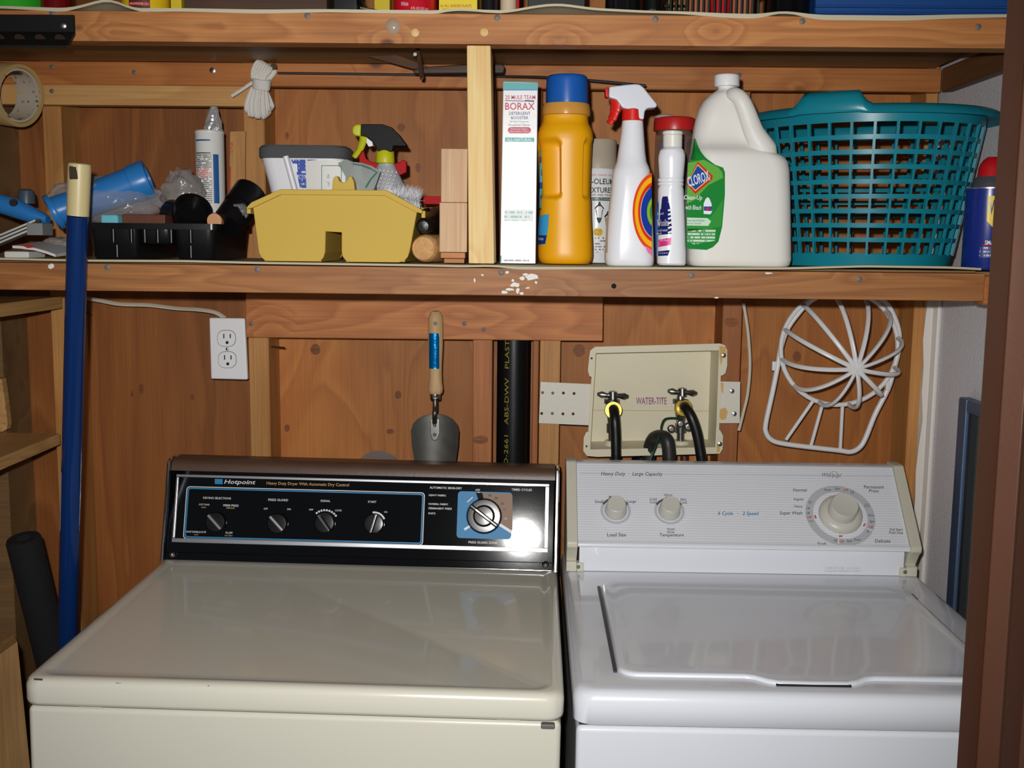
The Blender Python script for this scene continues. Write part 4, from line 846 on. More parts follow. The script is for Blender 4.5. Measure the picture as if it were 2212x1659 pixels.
bb.loft(secs).done('handle', BLU, pu, smooth=True)
B().lathe(W(30, 438, 1.772), [(-.001, .006), (.004, .006)], 12, Matrix.Rotation(PI/2, 3, 'X')).done('hole_plug', SL, pu)
vlathe('knob', 57, ((440, 19), (425, 18), (413, 16), (408, 9)), 1.86, mat('slate_knob', (70, 84, 100), .35), pu, 16)
bag = crumple('plastic_bag', W(225, 428, 1.83)+V((0, -.0, -.004)), (.108, .05, .042), mat('bag_film', (185, 185, 190), .15, spec=.8, alpha=.3, bump=1, bscale=60), 'crumpled clear plastic bag wrapped round the blue pump', 'plastic bag', 5, amp=.2, flat=Z0)
crumple('plastic_bag', W(398, 425, 1.87), (.036, .03, .045), mat('bag_grey', (172, 168, 164), .15, spec=.9, alpha=.42, bump=1, bscale=80), 'bunched grey end of plastic bag between the blue pump and the caulk tube', 'plastic bag', 9, amp=.35, flat=zt-.01)
# aluminium bar, packets
al = thing('metal_bar', 'grooved aluminium bar with grey end clip lying at the left end of the lower shelf', 'metal bar', W(40, 520, 1.72))
ALU = mat('aluminium', (180, 178, 170), .35, .8)
a_, b_ = W(-60, 552, 1.70), W(78, 494, 1.72); 
b = B()
for dz in (0, .0055, .011): b.hexa([a_+V((0, 0, dz)), b_+V((0, 0, dz)), b_+V((0, 0, dz+.0045)), a_+V((0, 0, dz+.0045))], [q+V((0, .02, 0)) for q in (a_+V((0, 0, dz)), b_+V((0, 0, dz)), b_+V((0, 0, dz+.0045)), a_+V((0, 0, dz+.0045)))])
b.done('bar', ALU, al, bevel=.0008, seg=1)
boxpx('end_clip', 58, 91, 482, 508, 1.712, 1.75, mat('clip_grey', (130, 132, 132), .5), al)
PAP = mat('packet_white', (215, 212, 208), .5, bump=.2, bscale=30)
def sheet(name, pts, Y0, Y1, th, m_, label, cat, z=None):
    b = B(); n = len(pts); 
    secs = [[W(x, y, Y0) , W(x, y, Y0)+V((0, 0, th)), W(x, y, Y0)+V((0, Y1-Y0, th+.006)), W(x, y, Y0)+V((0, Y1-Y0, .004))] for x, y in pts]
    return tag(b.loft(secs).done(name, m_, None, smooth=True), label, cat)
pk = sheet('paper_packet', [(27, 536), (45, 537), (75, 541), (100, 548), (120, 555)], 1.69, 1.78, .004, PAP, 'white paper packet with red corner at the left end of the lower shelf', 'packet')
patch('red_corner', [(42, -528), (64, -527), (78, -534), (60, -536)], pxfn(1.6885), mat('packet_red', (150, 40, 40), .5), pk)
boxpx('note_pad', 8, 62, 543, 555, 1.70, 1.76, PAP, None, .003, Z0); tag(bpy.data.objects['note_pad'], 'small white folded pad under the red-cornered packet', 'paper pad')
crumple('grey_rag', W(128, 532, 1.80)+V((0, 0, 0)), (.03, .035, .016), mat('rag_grey', (150, 138, 128), .9, bump=.6, bscale=120), 'crumpled grey cloth on the shelf beside the blue pole', 'rag', 12, amp=.25, flat=Z0)
# ---------------------------------------------------------------- yellow caddy and its load
YEL = mat('caddy_yellow', (206, 174, 78), .6, spec=.25, bump=.05, bscale=420, var=.08)
cy = thing('yellow_caddy', 'yellow plastic cleaning caddy with arched underside and centre grip', 'caddy', (px2x(725, 1.78), 1.78, Z0))
yf0, yf1 = 1.70, 1.87
def cpt(x, y, Y): p = W(x, y, 1.70); return V((p.x, Y, max(p.z, Z0)))
foot = [(545, 436), (608, 410), (832, 412), (902, 450), (884, 545), (881, 555), (874, 563), (862, 567), (757, 567), (747, 563), (741, 556), (738, 545), (738, 502), (703, 500), (702, 545), (699, 556), (693, 563), (683, 567), (582, 566), (571, 562), (564, 555), (559, 545)]
for Y, nm in ((yf0, 'front_wall'), (yf1-.003, 'back_wall')):
    B().prism([cpt(x, y, Y) for x, y in foot], (0, .003, 0)).done(nm, YEL, cy, bevel=.001, seg=2)
def strip(name, pts, th): # wall running front to back along a pixel polyline
    b = B(); 
    for (xa, ya), (xb, yb) in zip(pts, pts[1:]):
        p, q = cpt(xa, ya, yf0+.0032), cpt(xb, yb, yf0+.0032); n_ = V((-(q-p).z, 0, (q-p).x)).normalized()*th
        b.hexa([p, q, q+n_, p+n_], [v_+V((0, yf1-yf0-.0064, 0)) for v_ in (p, q, q+n_, p+n_)])
    b.done(name, YEL, cy)
strip('end_wall', [(545, 436), (559, 545), (571, 562)], .003); strip('end_wall', [(874, 563), (884, 545), (902, 450)], .003)
strip('tunnel', [(747, 563), (738, 545), (738, 502)], -.003); strip('tunnel', [(738, 502), (703, 500)], -.003); strip('tunnel', [(703, 500), (702, 545), (693, 563)], -.003)
strip('floor_pan', [(571, 565.5), (693, 566)], .003); strip('floor_pan', [(747, 566), (874, 566)], .003)
rim = [(536, 446), (545, 437), (607, 409), (836, 411), (905, 449), (914, 455)]
rimb = [(536, 452), (548, 449), (608, 421), (832, 423), (898, 458), (912, 462)]
for Y, d_ in ((yf0-.006, .0085), (yf1-.0025, .0085)):
    B().prism([cpt(*p, Y) for p in rim]+[cpt(*p, Y) for p in rimb[::-1]], (0, d_, 0)).done('rim', YEL, cy, bevel=.0015, seg=2)
for sgn, (a, b_) in ((-1, (rim[0], rim[1])), (1, (rim[-1], rim[-2]))):
    p = cpt(*a, yf0); B().box(p.x-.003, p.x+.003, yf0+.0027, yf1-.0027, p.z-.011, p.z).done('rim', YEL, cy, bevel=.001)
# centre grip
gp = [(714, 410), (716, 385), (722, 379), (726, 379), (730, 390), (738, 394), (746, 390), (752, 379), (757, 380), (762, 392), (764, 410), (764, 498), (714, 498)]
B().prism([cpt(*p, 1.712) for p in gp], (0, .018, 0)).done('centre_grip', YEL, cy, bevel=.002)
# white tub with grey foam lid
tb = thing('white_tub', 'white plastic tub with thick grey foam lid and blue label standing in the caddy', 'tub', W(668, 560, 1.815))
TW = mat('tub_white', (224, 224, 228), .5, bump=.1, bscale=300)
loftpx('tub_body', [(345, 573, 752, .043, .5), (400, 588, 745, .040, .5), (470, 604, 712, .032, .5), (494, 607, 712, .030, .5)][::1], 1.815, TW, tb, bottom=None)
FOA = mat('grey_foam', (84, 84, 86), .95, bump=.8, bscale=700)
bl_ = B(); a, b_ = W(569, 330, 1.815), W(757, 330, 1.815); xc, hx = (a.x+b_.x)/2, (b_.x-a.x)/2
bl_.loft([rrect(xc, 1.815, zrow(346, 1.815, 660), hx-.001, .046, .025, 6), rrect(xc, 1.815, zrow(343, 1.815, 660), hx+.001, .047, .025, 6), rrect(xc, 1.815, zrow(324, 1.815, 660), hx+.001, .047, .025, 6), rrect(xc, 1.815, zrow(318, 1.815, 660), hx-.003, .044, .024, 6)]).done('foam_lid', FOA, tb, smooth=True)
fT = pxfn(1.7735); NAVY = mat('label_blue', (28, 66, 160), .45)
patch('label', [(627, -342), (690, -341), (692, -345), (668, -347), (664, -406), (648, -406), (640, -370)], pxfn(1.7722), fineprint('tub_print', (200, 205, 220), (28, 66, 160), 8, period=.05, dens=.45), tb)
patch('barcode', [(633, -353), (642, -354), (643, -372), (634, -370)], pxfn(1.7716), fineprint('barcode_print', (40, 40, 60), (225, 225, 228), 2, period=.4, dens=.55, wordscale=900), tb)
text('lettering', 'PROTECTOR', pxfn(1.7712), (645, -382), 38, PWHITE, tb, height=9)
tag(cyl(W(617, 337, 1.755), W(652, 466, 1.765), ((0, .0005), (0, .0046), (.98, .0046), (1, .0005)), mat('tube_white', (220, 220, 226), .35), 'white_tube', None, 14), 'thin white plastic tube leaning in the caddy against the white tub', 'tube')
pkt = thing('seed_packet', 'white paper packet with green border standing in the caddy', 'packet', W(700, 480, 1.745))
pb = B(); secs = []
for px, dy in ((660, 0), (680, -.003), (700, -.004), (725, -.001), (745, .004)):
    t0, t1 = W(px, 346+abs(px-700)*.03, 1.745+dy), W(px+4, 480, 1.742); secs.append([t0, t1, t1+V((0, .0016, 0)), t0+V((0, .0016, 0))])
pb.loft(secs).done('paper', PAP, pkt, smooth=True)
GRN = mat('packet_green', (70, 130, 110), .6)
fg = pxfn(1.7395)
ring2('green_border', [(694, -357), (738, -357), (738, -410), (694, -410)], [(695.4, -358.4), (736.6, -358.4), (736.6, -410), (695.4, -410)], fg, GRN, pkt)
patch('fine_print', [(706, -376), (712, -376), (712, -405), (706, -405)], fg, fineprint('green_print', (70, 130, 110), (215, 212, 208), 8, period=.02), pkt)
sp2 = thing('plastic_packet', 'translucent crinkled packet with green edge sticking up from the caddy', 'packet', W(770, 480, 1.75))
secs = []
for px, y, dy in ((730, 352, .002), (748, 344, -.006), (764, 350, -.012), (782, 352, -.006), (802, 358, -.014), (822, 370, -.004)):
    t0 = W(px, y, 1.742+dy); t1 = W(748+(px-730)*.5, 440, 1.746); secs.append([t0, t0.lerp(t1, .4)+V((0, .006, 0)), t1, t1+V((0, .001, 0)), t0.lerp(t1, .4)+V((0, .007, 0)), t0+V((0, .001, 0))])
B().loft(secs).done('film', mat('packet_film', (170, 176, 172), .3, alpha=.8, bump=.5, bscale=70), sp2, smooth=True)
B().tube([W(762, 354, 1.727), W(782, 357, 1.731), W(800, 364, 1.724), W(814, 372, 1.729), W(800, 388, 1.731), W(790, 405, 1.735)], .0012, 6).done('green_edge', GRN, sp2)
# silver spray bottle with black and yellow trigger head
sb = thing('spray_bottle', 'silver spray bottle with black head and yellow trigger standing in the caddy', 'spray bottle', W(832, 560, 1.82))
SLV = mat('silver_plastic', (186, 188, 192), .35, .3, bump=0)
vlathe('bottle', 834, ((351, 15), (356, 18), (370, 25), (385, 33), (400, 40), (430, 46), (490, 46)), 1.82, SLV, sb, 28, .55)
vlathe('collar', 832, ((325, 17), (328, 19.5), (346, 20.5), (352, 20.5), (354, 17)), 1.82, mat('lime_plastic', (196, 196, 30), .4), sb, 24)
hd = [(780, 268), (826, 268), (846, 275), (862, 291), (878, 313), (876, 316), (850, 315), (847, 328), (816, 327), (812, 317), (804, 305), (792, 296), (779, 293)]
B().prism([W(*p, 1.807) for p in hd], (0, .026, 0)).done('trigger_head', mat('head_black', (12, 12, 13), .55, spec=.25), sb, bevel=.006, seg=3)
LIM = MATS['lime_plastic']
B().prism([W(*p, 1.809) for p in ((780, 268), (768, 268), (761, 274), (760, 286), (765, 293), (779, 295))], (0, .022, 0)).done('nozzle', LIM, sb, bevel=.004, seg=3)
B().tube(spline([W(786, 290, 1.82), W(784, 305, 1.82), W(776, 324, 1.82), W(764, 340, 1.82)], 5), [.006]*5+[.0055]*5+[.004]*5+[.003], 10, flat=1.4).done('trigger', LIM, sb, smooth=True)
B().prism([W(*p, 1.814) for p in ((792, 297), (804, 306), (806, 315), (796, 317), (791, 308))], (0, .012, 0)).done('piston', WHITEPL, sb, bevel=.001)
for i in range(5):
    for j in range(5): 
        p = W(818+i*9-j*2, 366+j*9+i*1.2, 1.79); p.y = 1.82-.0165-.0105*j*.5
        B().lathe(p, [(-.001, .0016), (.0008, .0011), (.0012, .0003)], 8, Matrix.Rotation(PI/2, 3, 'X')).done('grip_dot', WHITEPL, sb, smooth=True)
# red brush handle, white brush, small tools
RED = mat('red_plastic', (184, 20, 28), .6, spec=.2)
rdp = [(783, 318), (790, 342), (802, 350), (860, 352), (870, 345), (878, 348), (878, 372), (866, 378), (800, 374), (776, 362), (775, 340)]
tag(B().prism([W(*p, 1.845) for p in rdp]+[], (0, .014, 0)).done('red_scraper', RED, None, bevel=.002), 'red plastic scraper head behind the silver spray bottle', 'scraper')
wbr = thing('scrub_brush', 'bottle brush with frayed white bristles resting on the caddy end', 'brush', W(880, 440, 1.83))
c0, c1 = W(850, 424, 1.772), W(905, 434, 1.772)
cyl(c0-(c1-c0)*.1, c1+(c1-c0)*.06, ((0, .003), (1, .003)), STEEL, 'twisted_wire', wbr, 8)
bb = B()
for i in range(1500):
    t_ = random.random(); a = random.uniform(0, 2*PI); p = c0.lerp(c1, t_); ax = (c1-c0).normalized()
    n1_ = ax.orthogonal().normalized(); n2_ = ax.cross(n1_); d_ = (n1_*math.cos(a)+n2_*math.sin(a)+ax*random.uniform(-.25, .35)).normalized(); ln = random.uniform(.013, .026)
    s_ = d_.orthogonal().normalized()*.0010; e_ = p+d_*ln
    vs = [bb.v(p+s_), bb.v(p-s_*.5+d_.cross(s_)*.8), bb.v(p-s_*.5-d_.cross(s_)*.8), bb.v(e_)]
    bb.face([vs[0], vs[1], vs[3]]); bb.face([vs[1], vs[2], vs[3]]); bb.face([vs[2], vs[0], vs[3]])
o_ = bb.done('bristles', mat('bristle_white', (240, 240, 243), .7), wbr); o_['kind'] = 'stuff'
cyl(W(800, 392, 1.765), W(806, 450, 1.765), ((0, .0005), (0, .0085), (1, .0085)), mat('grey_handle', (96, 98, 100), .5), 'handle', wbr, 14)
rs = tag(boxpx('red_ruler', 914, 953, 424, 441, 1.93, 1.945, RED, None, .001), 'red painted stick lying on top of the black torch beside the wood blocks', 'stick')
tc_ = thing('torch', 'black torch handle with rounded end lying beside the wood blocks', 'torch', W(925, 505, 1.80))
cyl(W(914, 489, 1.70), W(956, 470, 1.93), ((0, .0005), (.005, .008), (.03, .012), (.07, .0128), (.3, .0135), (.5, .019), (.55, .0215), (1, .022), (1, .0005)), mat('torch_black', (24, 24, 25), .35, bump=.2, bscale=200), 'torch_body', tc_, 20)
B().tube(spline([W(916, 470, 1.72), W(912, 460, 1.72), W(914, 456, 1.74), W(926, 452, 1.76)], 4), .003, 6).done('strap', BLACK, tc_, smooth=True)
DW = wood('dowel_wood', (206, 164, 112), (176, 130, 80), 'y', 6, knots=0, ring=6)
dw = thing('rolling_pin', 'short turned wooden roller with worn round end on the shelf beside the wood blocks', 'wooden roller', W(920, 568, 1.75))
rd = .0215; p0 = V((px2x(914, 1.705), 1.705, Z0+rd+.0005)); p1 = p0+V((.035, .16, 0))
cyl(p0, p1, ((0, .0005), (0, rd-.004), (.03, rd-.001), (.08, rd), (1, rd), (1, .0005)), DW, 'roller', dw, 28)
cyl(p0+V((.0, -.0015, -.011)), p0+V((.0, .002, -.011)), ((0, .0005), (0, .0058), (1, .0058)), wood('pin_wood', (190, 140, 90), (160, 110, 66), 'y', 6, knots=0), 'pin_end', dw, 14)
# wood offcuts
OFF = wood('offcut_wood', (228, 202, 164), (214, 184, 142), 'z', 3, knots=0, ring=12, seed=3, ringw=.4)
OFD = wood('offcut_edge_wood', (196, 134, 80), (160, 100, 54), 'x', 3, knots=0, ring=16, seed=4)
zb1, zb2 = zrow(558, 1.70, 980), zrow(545, 1.70, 980); zb3 = zrow(437, 1.70, 980)
a, b = px2x(959, 1.70), px2x(1003, 1.70)
tag(B().box(a, b, 1.702, 1.78, Z0, zb1-.0005).done('wood_shim', OFD, None, bevel=.0008), 'thin wood shim at the very bottom of the offcut stack', 'wood offcut')
a, b = px2x(952, 1.70), px2x(1005, 1.70)
tag(B().box(a, b, 1.70, 1.785, zb1, zb2-.0005).done('wood_shim', OFD, None, bevel=.0008), 'wood shim directly under the two pale blocks', 'wood offcut')
a, b = px2x(949, 1.70), px2x(1009, 1.70)
tag(B().box(a, b, 1.70, 1.79, zb2, zb3-.0004).done('wood_block', OFF, None, bevel=.0012), 'pale wood block, lower of the two stacked beside the post', 'wood offcut')
a, b = px2x(952, 1.705), px2x(1009, 1.705)
tag(B().box(a, b, 1.705, 1.79, zb3, zrow(321, 1.705, 980)).done('wood_block', OFF, None, bevel=.0012), 'pale wood block on top of the stack beside the post', 'wood offcut')
# ================================================================== lower shelf, right of the post
def surfpx(Yc, cx, a, b, off=.0005):
    """pixel to the front skin of an upright elliptic body (centre cx, half width a, half depth b)"""
    def fn(u, v):
        p = W(u, -v, Yc); t_ = max(-.985, min(.985, (p.x-cx)/a)); Y = Yc-b*math.sqrt(1-t_*t_)-off
        q = W(u, -v, Y); t_ = max(-.985, min(.985, (q.x-cx)/a)); return W(u, -v, Yc-b*math.sqrt(1-t_*t_)-off)
    return fn
def surfst(Yc, cx, a, r, off=.0005):      # the same for a stadium-shaped body
    def fn(u, v):
        Y = Yc-r
        for _ in range(3):
            p = W(u, -v, Y); t_ = min(.985*r, max(0, abs(p.x-cx)-(a-r))); Y = Yc-math.sqrt(r*r-t_*t_)-off
        return W(u, -v, Y)
    return fn
# borax box
bx_ = thing('borax_box', 'tall narrow white borax box with teal top band standing beside the post', 'box', (px2x(1121, 1.79), 1.79, Z0))
Yb = 1.722; BXW = mat('box_white', (232, 234, 236), .3, bump=.04, bscale=120)
A4 = [W(1080, 568, Yb), W(1157, 568, Yb), W(1162, 178, Yb), W(1087, 176, Yb)]
for p in A4[:2]: p.z = Z0
cart = B().hexa(A4, [p+V((0, .15, 0)) for p in A4]).done('carton', BXW, bx_, bevel=.001, seg=1)
fb = pxfn(Yb-.0006); fb2 = pxfn(Yb-.0011); TEA = mat('box_teal', (70, 165, 165), .4); MAG = mat('box_red', (196, 60, 84), .45); NVY = mat('box_navy', (50, 60, 110), .45)
patch('top_band', [(1087.5, -178), (1161.5, -179.5), (1161, -193), (1087.2, -193)], fb, TEA, bx_)
patch('blue_line', [(1087, -193), (1161, -193), (1161, -195.5), (1087, -195.5)], fb, mat('box_blue', (60, 130, 190), .4), bx_)
B().hexa([A4[3]+V((.0003, 0, .0004)), A4[2]+V((-.0003, 0, .0004)), A4[2]+V((-.0003, 0, .0009)), A4[3]+V((.0003, 0, .0009))], [p+V((0, .149, 0)) for p in (A4[3]+V((.0003, 0, .0004)), A4[2]+V((-.0003, 0, .0004)), A4[2]+V((-.0003, 0, .0009)), A4[3]+V((.0003, 0, .0009)))]).done('top_flap', TEA, bx_)
for s, x, y, w_, h_, m_, bd in (('20 MULE TEAM', 1124, 210, 65, 9, MAG, .012), ('BORAX', 1123, 229.5, 64, 16, MAG, .015), ('DETERGENT', 1122.5, 245, 46, 7, NVY, .01), ('BOOSTER', 1122.5, 254.5, 37, 6.5, NVY, .01), ('& Multi Purpose', 1122, 263, 40, 5, NVY, 0), ('Household Cleaner', 1122, 269.5, 47, 5, NVY, 0)):
    text('lettering', s, fb2, (x, -y), w_, m_, cart, height=h_, bold=bd)
tick(1091, 217, 1132, 218.5, 1.6, fb2, NVY, 'rule', bx_, False); tick(1133, 217.5, 1154, 218.5, 3, fb2, NVY, 'team_silhouette', bx_, False)
patch('red_pill', rr2(1097, 1147, -288, -274.5, 6.5), fb, MAG, bx_)
text('lettering', 'Removes Stains,\nNeutralizes Odors', fb2, (1122, -281), 43, PWHITE, bx_, height=10)
patch('teal_band', [(1091, -297), (1154, -297.5), (1154, -306.5), (1091, -306)], fb, TEA, bx_)
text('lettering', 'ALL-NATURAL', fb2, (1122, -302), 55, BXW, bx_, height=6)
patch('teal_patch', [(1089, -453), (1152, -453), (1152, -478), (1089, -477)], fb, fineprint('ghost_print', (150, 200, 196), (232, 234, 236), 3, period=.02, dens=.5, wordscale=90), bx_)
patch('fine_print', [(1088, -561), (1143, -561), (1143, -566), (1088, -566)], fb, fineprint('box_print', (130, 130, 130), (232, 234, 236), 1, period=.0036, dens=.55), bx_)
patch('corner_mark', [(1080.5, -552), (1083.5, -552), (1083, -567), (1080, -567)], fb, mat('box_green', (40, 120, 100), .5), bx_)
# yellow detergent bottle
ye = thing('detergent_bottle', 'large golden yellow detergent bottle with ribbed blue cap', 'bottle', (px2x(1222, 1.775), 1.775, Z0))
YB_ = mat('detergent_yellow', (232, 166, 12), .38, spec=.45, var=.03); Yy = 1.775
prof = [(252, 49, 0), (262, 49.5, 0), (268, 51, 0), (278, 56, 0), (290, 59.5, 0), (305, 60, 1), (330, 58.5, 1), (370, 57, 1), (410, 56, 1), (430, 55.5, .9), (445, 55.5, 0), (470, 56, 0), (500, 57.5, 0), (530, 59, 0), (552, 59, 0), (562, 57, 0), (567.5, 52, 0)]
def yrow(py):
    for (a, w0, _), (b, w1, _) in zip(prof, prof[1:]):
        if py <= b: return w0+(w1-w0)*(py-a)/(b-a)
    return prof[-1][1]
def ypt(th, py, off=0):
    """th = 0 faces the viewer; superellipse body with two grip pockets"""
    c = W(1221, py, Yy); s_ = (c-CAM).dot(FW)/FPX; hx = yrow(py)*s_; hy = hx*1.0
    cs, sn = math.sin(th), math.cos(th); e_ = .8
    x = math.copysign(abs(cs)**e_, cs)*hx; y = math.copysign(abs(sn)**e_, sn)*hy
    k = 0.0
    zz_ = (py-298)/135
    if 0 < zz_ < 1:
        rnd = min(1, zz_/.14)*min(1, (1-zz_)/.08); rnd = rnd*rnd*(3-2*rnd)
        u = math.degrees(th)
        lo1, hi1 = (-92+8*(1-rnd), -6-10*(1-rnd)); lo2, hi2 = (34+10*(1-rnd), 100)
        for lo, hi in ((lo1, hi1), (lo2, hi2)):
            if lo < u < hi: t_ = min(1, (u-lo)/4)*min(1, (hi-u)/4); k = max(k, rnd*t_)
    x *= 1-.07*k; y *= 1-.36*k
    z = c.z if py < 566 else Z0
    return V((c.x+x*(1+off/hx), Yy-y*(1+off/hy), z))
pys = [252, 258, 262, 265, 268, 273, 278, 284, 290, 297, 300, 304, 308, 312, 316, 322, 335, 350, 370, 390, 405, 412, 417, 421, 425, 429, 433, 437, 445, 458, 470, 485, 500, 515, 530, 545, 552, 558, 562, 565, 567.5]
NT = 180
B().loft([[ypt(2*PI*i/NT-PI, y) for i in range(NT)] for y in pys[::-1]]).done('bottle', YB_, ye, smooth=True, ang=70)
CLR = mat('collar_clear', (220, 160, 70), .25, alpha=.85)
vlathe('collar', 1223, ((252, 49), (250, 52), (242, 52.5), (232, 51.5), (226, 50), (225, 46)), Yy, CLR, ye, 40)
BC = mat('cap_blue', (26, 92, 178), .3); secs = []
for y, r_, d_ in ((226, 45.5, 1), (220, 45.8, 1), (180, 45, 1), (172, 44.5, .8), (167, 43, .2), (164.5, 40, 0)):
    c = W(1225, y, Yy); s_ = (c-CAM).dot(FW)/FPX
    secs.append([V((c.x+(r_-(1.0*d_ if k % 2 else 0))*s_*math.cos(k*PI/56), Yy+(r_-(1.0*d_ if k % 2 else 0))*s_*math.sin(k*PI/56), c.z)) for k in range(112)])
B().loft(secs).done('cap', BC, ye, smooth=True, ang=60)
LBL = mat('label_cyan', (60, 160, 210), .35); LNV = mat('label_navy', (20, 50, 110), .4); LOR = mat('label_orange', (230, 120, 20), .4)
def yfn(u, v): return ypt(math.radians(u), -v, .0008)
patch('label', [(-88, -325), (-72, -325), (-66, -400), (-66, -455), (-88, -455)], yfn, fineprint('label_mix', (20, 60, 130), (60, 170, 190), 3, period=.06, dens=.5, wordscale=40), ye, 4)
patch('label', [(-88, -470), (-60, -466), (-34, -464), (-35, -490), (-42, -528), (-70, -530), (-88, -528)], yfn, LBL, ye, 4)
patch('label_band', [(-88, -509), (-38, -509), (-42, -527), (-70, -529), (-88, -527)], lambda u, v: ypt(math.radians(u), -v, .0014), LNV, ye, 4)
text('lettering', 'Vortex', lambda u, v: ypt(math.radians(u), -v, .0019), (-60, -516), 26, PWHITE, ye, height=7)
# spray paint can
ru = thing('spray_paint_can', 'white and beige textured spray paint can standing behind the yellow bottle', 'spray can', (px2x(1288, 1.89), 1.89, Z0))
Yr = 1.89; xr_ = px2x(1288, Yr); rr0 = 40*sc(Yr)
zr_ = lambda y: zrow(y, Yr, 1300)
RW = mat('can_white', (222, 224, 226), .3); RB = mat('can_beige', (176, 164, 146), .45)
B().lathe((xr_, Yr, 0), [(Z0, rr0*.95), (Z0+.003, rr0*.98), (zr_(372), rr0*.98), (zr_(366), rr0*.93)], 36).done('can', RW, ru, smooth=True)
B().lathe((xr_, Yr, 0), [(zr_(366.5), rr0), (zr_(340), rr0), (zr_(339), rr0*.985), (zr_(306), rr0*.98), (zr_(303), rr0*.93)], 36).done('cap', RB, ru, smooth=True)
fR = wrapfn(xr_, Yr, rr0*.98); INK = mat('can_ink', (25, 28, 30), .5); m_px = sc(Yr)
for s, dx, y, w_, h_, m_ in (('QUALITY SINCE 1921', 0, 381, 64, 4, MAG), ('RUST-OLEUM', -6, 394, 84, 12, INK), ('TEXTURED', 4, 412.5, 66, 11, INK), ('TEXTURED FINISH', 6, 423, 60, 4, GRY)):
    text('lettering', s, fR, (dx*m_px, zr_(y)), w_*m_px, m_, ru, height=h_*m_px, bold=.015)
GB = mat('can_green_band', (60, 80, 62), .5)
patch('green_band', [(-.03, zr_(435)), (.027, zr_(435)), (.027, zr_(428)), (-.03, zr_(428))], fR, GB, ru, .005)
text('lettering', 'Durable Coating', wrapfn(xr_, Yr, rr0*.98, .0008), (4*m_px, zr_(431.5)), 46*m_px, RW, ru, height=4*m_px)
def lantern(dx, y, k):
    for pts in (((-1.5, -16), (1.5, -16), (3, -10), (8, -5), (11, 0), (-11, 0), (-8, -5), (-3, -10)), ((-8, 1), (-6, 1), (-4, 18), (-5, 18)), ((8, 1), (6, 1), (4, 18), (5, 18)), ((-6, 18), (6, 18), (4, 25), (1, 30), (-1, 30), (-4, 25))):
        patch('lantern_print', [((dx+a*k)*m_px, zr_(y+b*k)) for a, b in pts], fR, INK, ru)
lantern(3, 453, 1.0); lantern(22, 470, .8)
patch('yellow_badge', [((1+11*math.cos(a*PI/10))*m_px, zr_(502+9*math.sin(a*PI/10))) for a in range(20)], fR, mat('badge_yellow', (226, 184, 30), .5), ru, .004)
text('lettering', 'STOPS\nRUST', wrapfn(xr_, Yr, rr0*.98, .0008), (1*m_px, zr_(502)), 15*m_px, INK, ru, height=11*m_px)
patch('fine_print', [(-.004, zr_(545)), (.02, zr_(545)), (.02, zr_(513)), (-.004, zr_(513))], fR, fineprint('can_print', (100, 100, 104), (222, 224, 226), 5, period=.024), ru, .005)
# white trigger spray bottle
so = thing('trigger_bottle', 'white trigger spray bottle with red trigger and rainbow swirl label', 'spray bottle', (px2x(1362, 1.73), 1.73, Z0))
Yq = 1.73; SW = mat('glossy_white', (232, 234, 240), .25, spec=.5)
loftpx('bottle', [(574, 1312, 1408, .026, .75), (570, 1308, 1411, .030, .8), (560, 1306, 1412, .031, .8), (520, 1308, 1411, .031, .8), (470, 1313, 1409, .030, .8), (420, 1319, 1406, .029, .8), (385, 1322, 1404, .028, .8), (370, 1324, 1404, .027, .85), (360, 1328, 1401, .025, .9), (350, 1332, 1397, .0225, 1), (330, 1335, 1394, .021, 1), (290, 1341, 1391, .018, 1), (262, 1344, 1389, .0165, 1)][::1], Yq, SW, so, k=8, ang=60)
hdw = [(1316, 187), (1348, 183), (1372, 181), (1382, 182), (1390, 188), (1420, 225), (1418, 232), (1398, 234), (1393, 240), (1391, 258), (1367, 256), (1366, 238), (1345, 233), (1332, 215), (1315, 210)]
B().prism([W(*p, Yq-.014) for p in hdw], (0, .028, 0)).done('trigger_head', mat('head_white', (214, 218, 228), .3), so, bevel=.004, seg=3)
RD2 = mat('trigger_red', (214, 34, 26), .32)
B().prism([W(*p, Yq-.011) for p in ((1307, 191), (1315, 187), (1315, 211), (1308, 209))], (0, .022, 0)).done('nozzle', RD2, so, bevel=.002)
B().tube(spline([W(1329, 212, Yq), W(1331, 225, Yq), W(1328, 243, Yq), (W(1322, 257, Yq)), W(1315, 267, Yq)], 5), [.0068]*10+[.0055]*6+[.004]*5, 10, flat=1.5).done('trigger', RD2, so, smooth=True)
vlathe('collar', 1366.5, ((263, 22), (261, 23.5), (238, 22.5), (236, 20)), Yq, RD2, so, 28)
fS = pxfn(Yq-.0318)
def xcol(y): return 1407
def swirl(name, r0, r1, m_, off):
    A = [math.radians(100+(258-100)*i/30) for i in range(31)]; f_ = pxfn(Yq-.0312-off); out = []
    for r in (r0, r1): out.append([f_(min(1408, 1418+r*.6*math.cos(a)), -(458-r*math.sin(a))) for a in A])
    B().loft(out, False, False, closed=False).done(name, m_, so)
for i, (r0, r1, c) in enumerate(((86, 78, (226, 70, 20)), (78, 66, (240, 176, 10)), (66, 58, (216, 40, 10)), (56, 34, (10, 52, 150)), (34, 24, (130, 180, 30)), (24, 14, (40, 130, 70)))):
    swirl('label_swirl', r0, r1, mat('swirl_%d' % i, c, .7, spec=.15), .0006)
patch('label_pink', [(1393, -530), (1408, -540), (1408, -552), (1399, -545)], pxfn(Yq-.0320), mat('swirl_pink', (214, 50, 130), .4), so)
patch('barcode', [(1309, -470), (1313, -465), (1312, -545), (1308, -545)], pxfn(Yq-.0300), mat('brown_print', (120, 96, 70), .5), so)
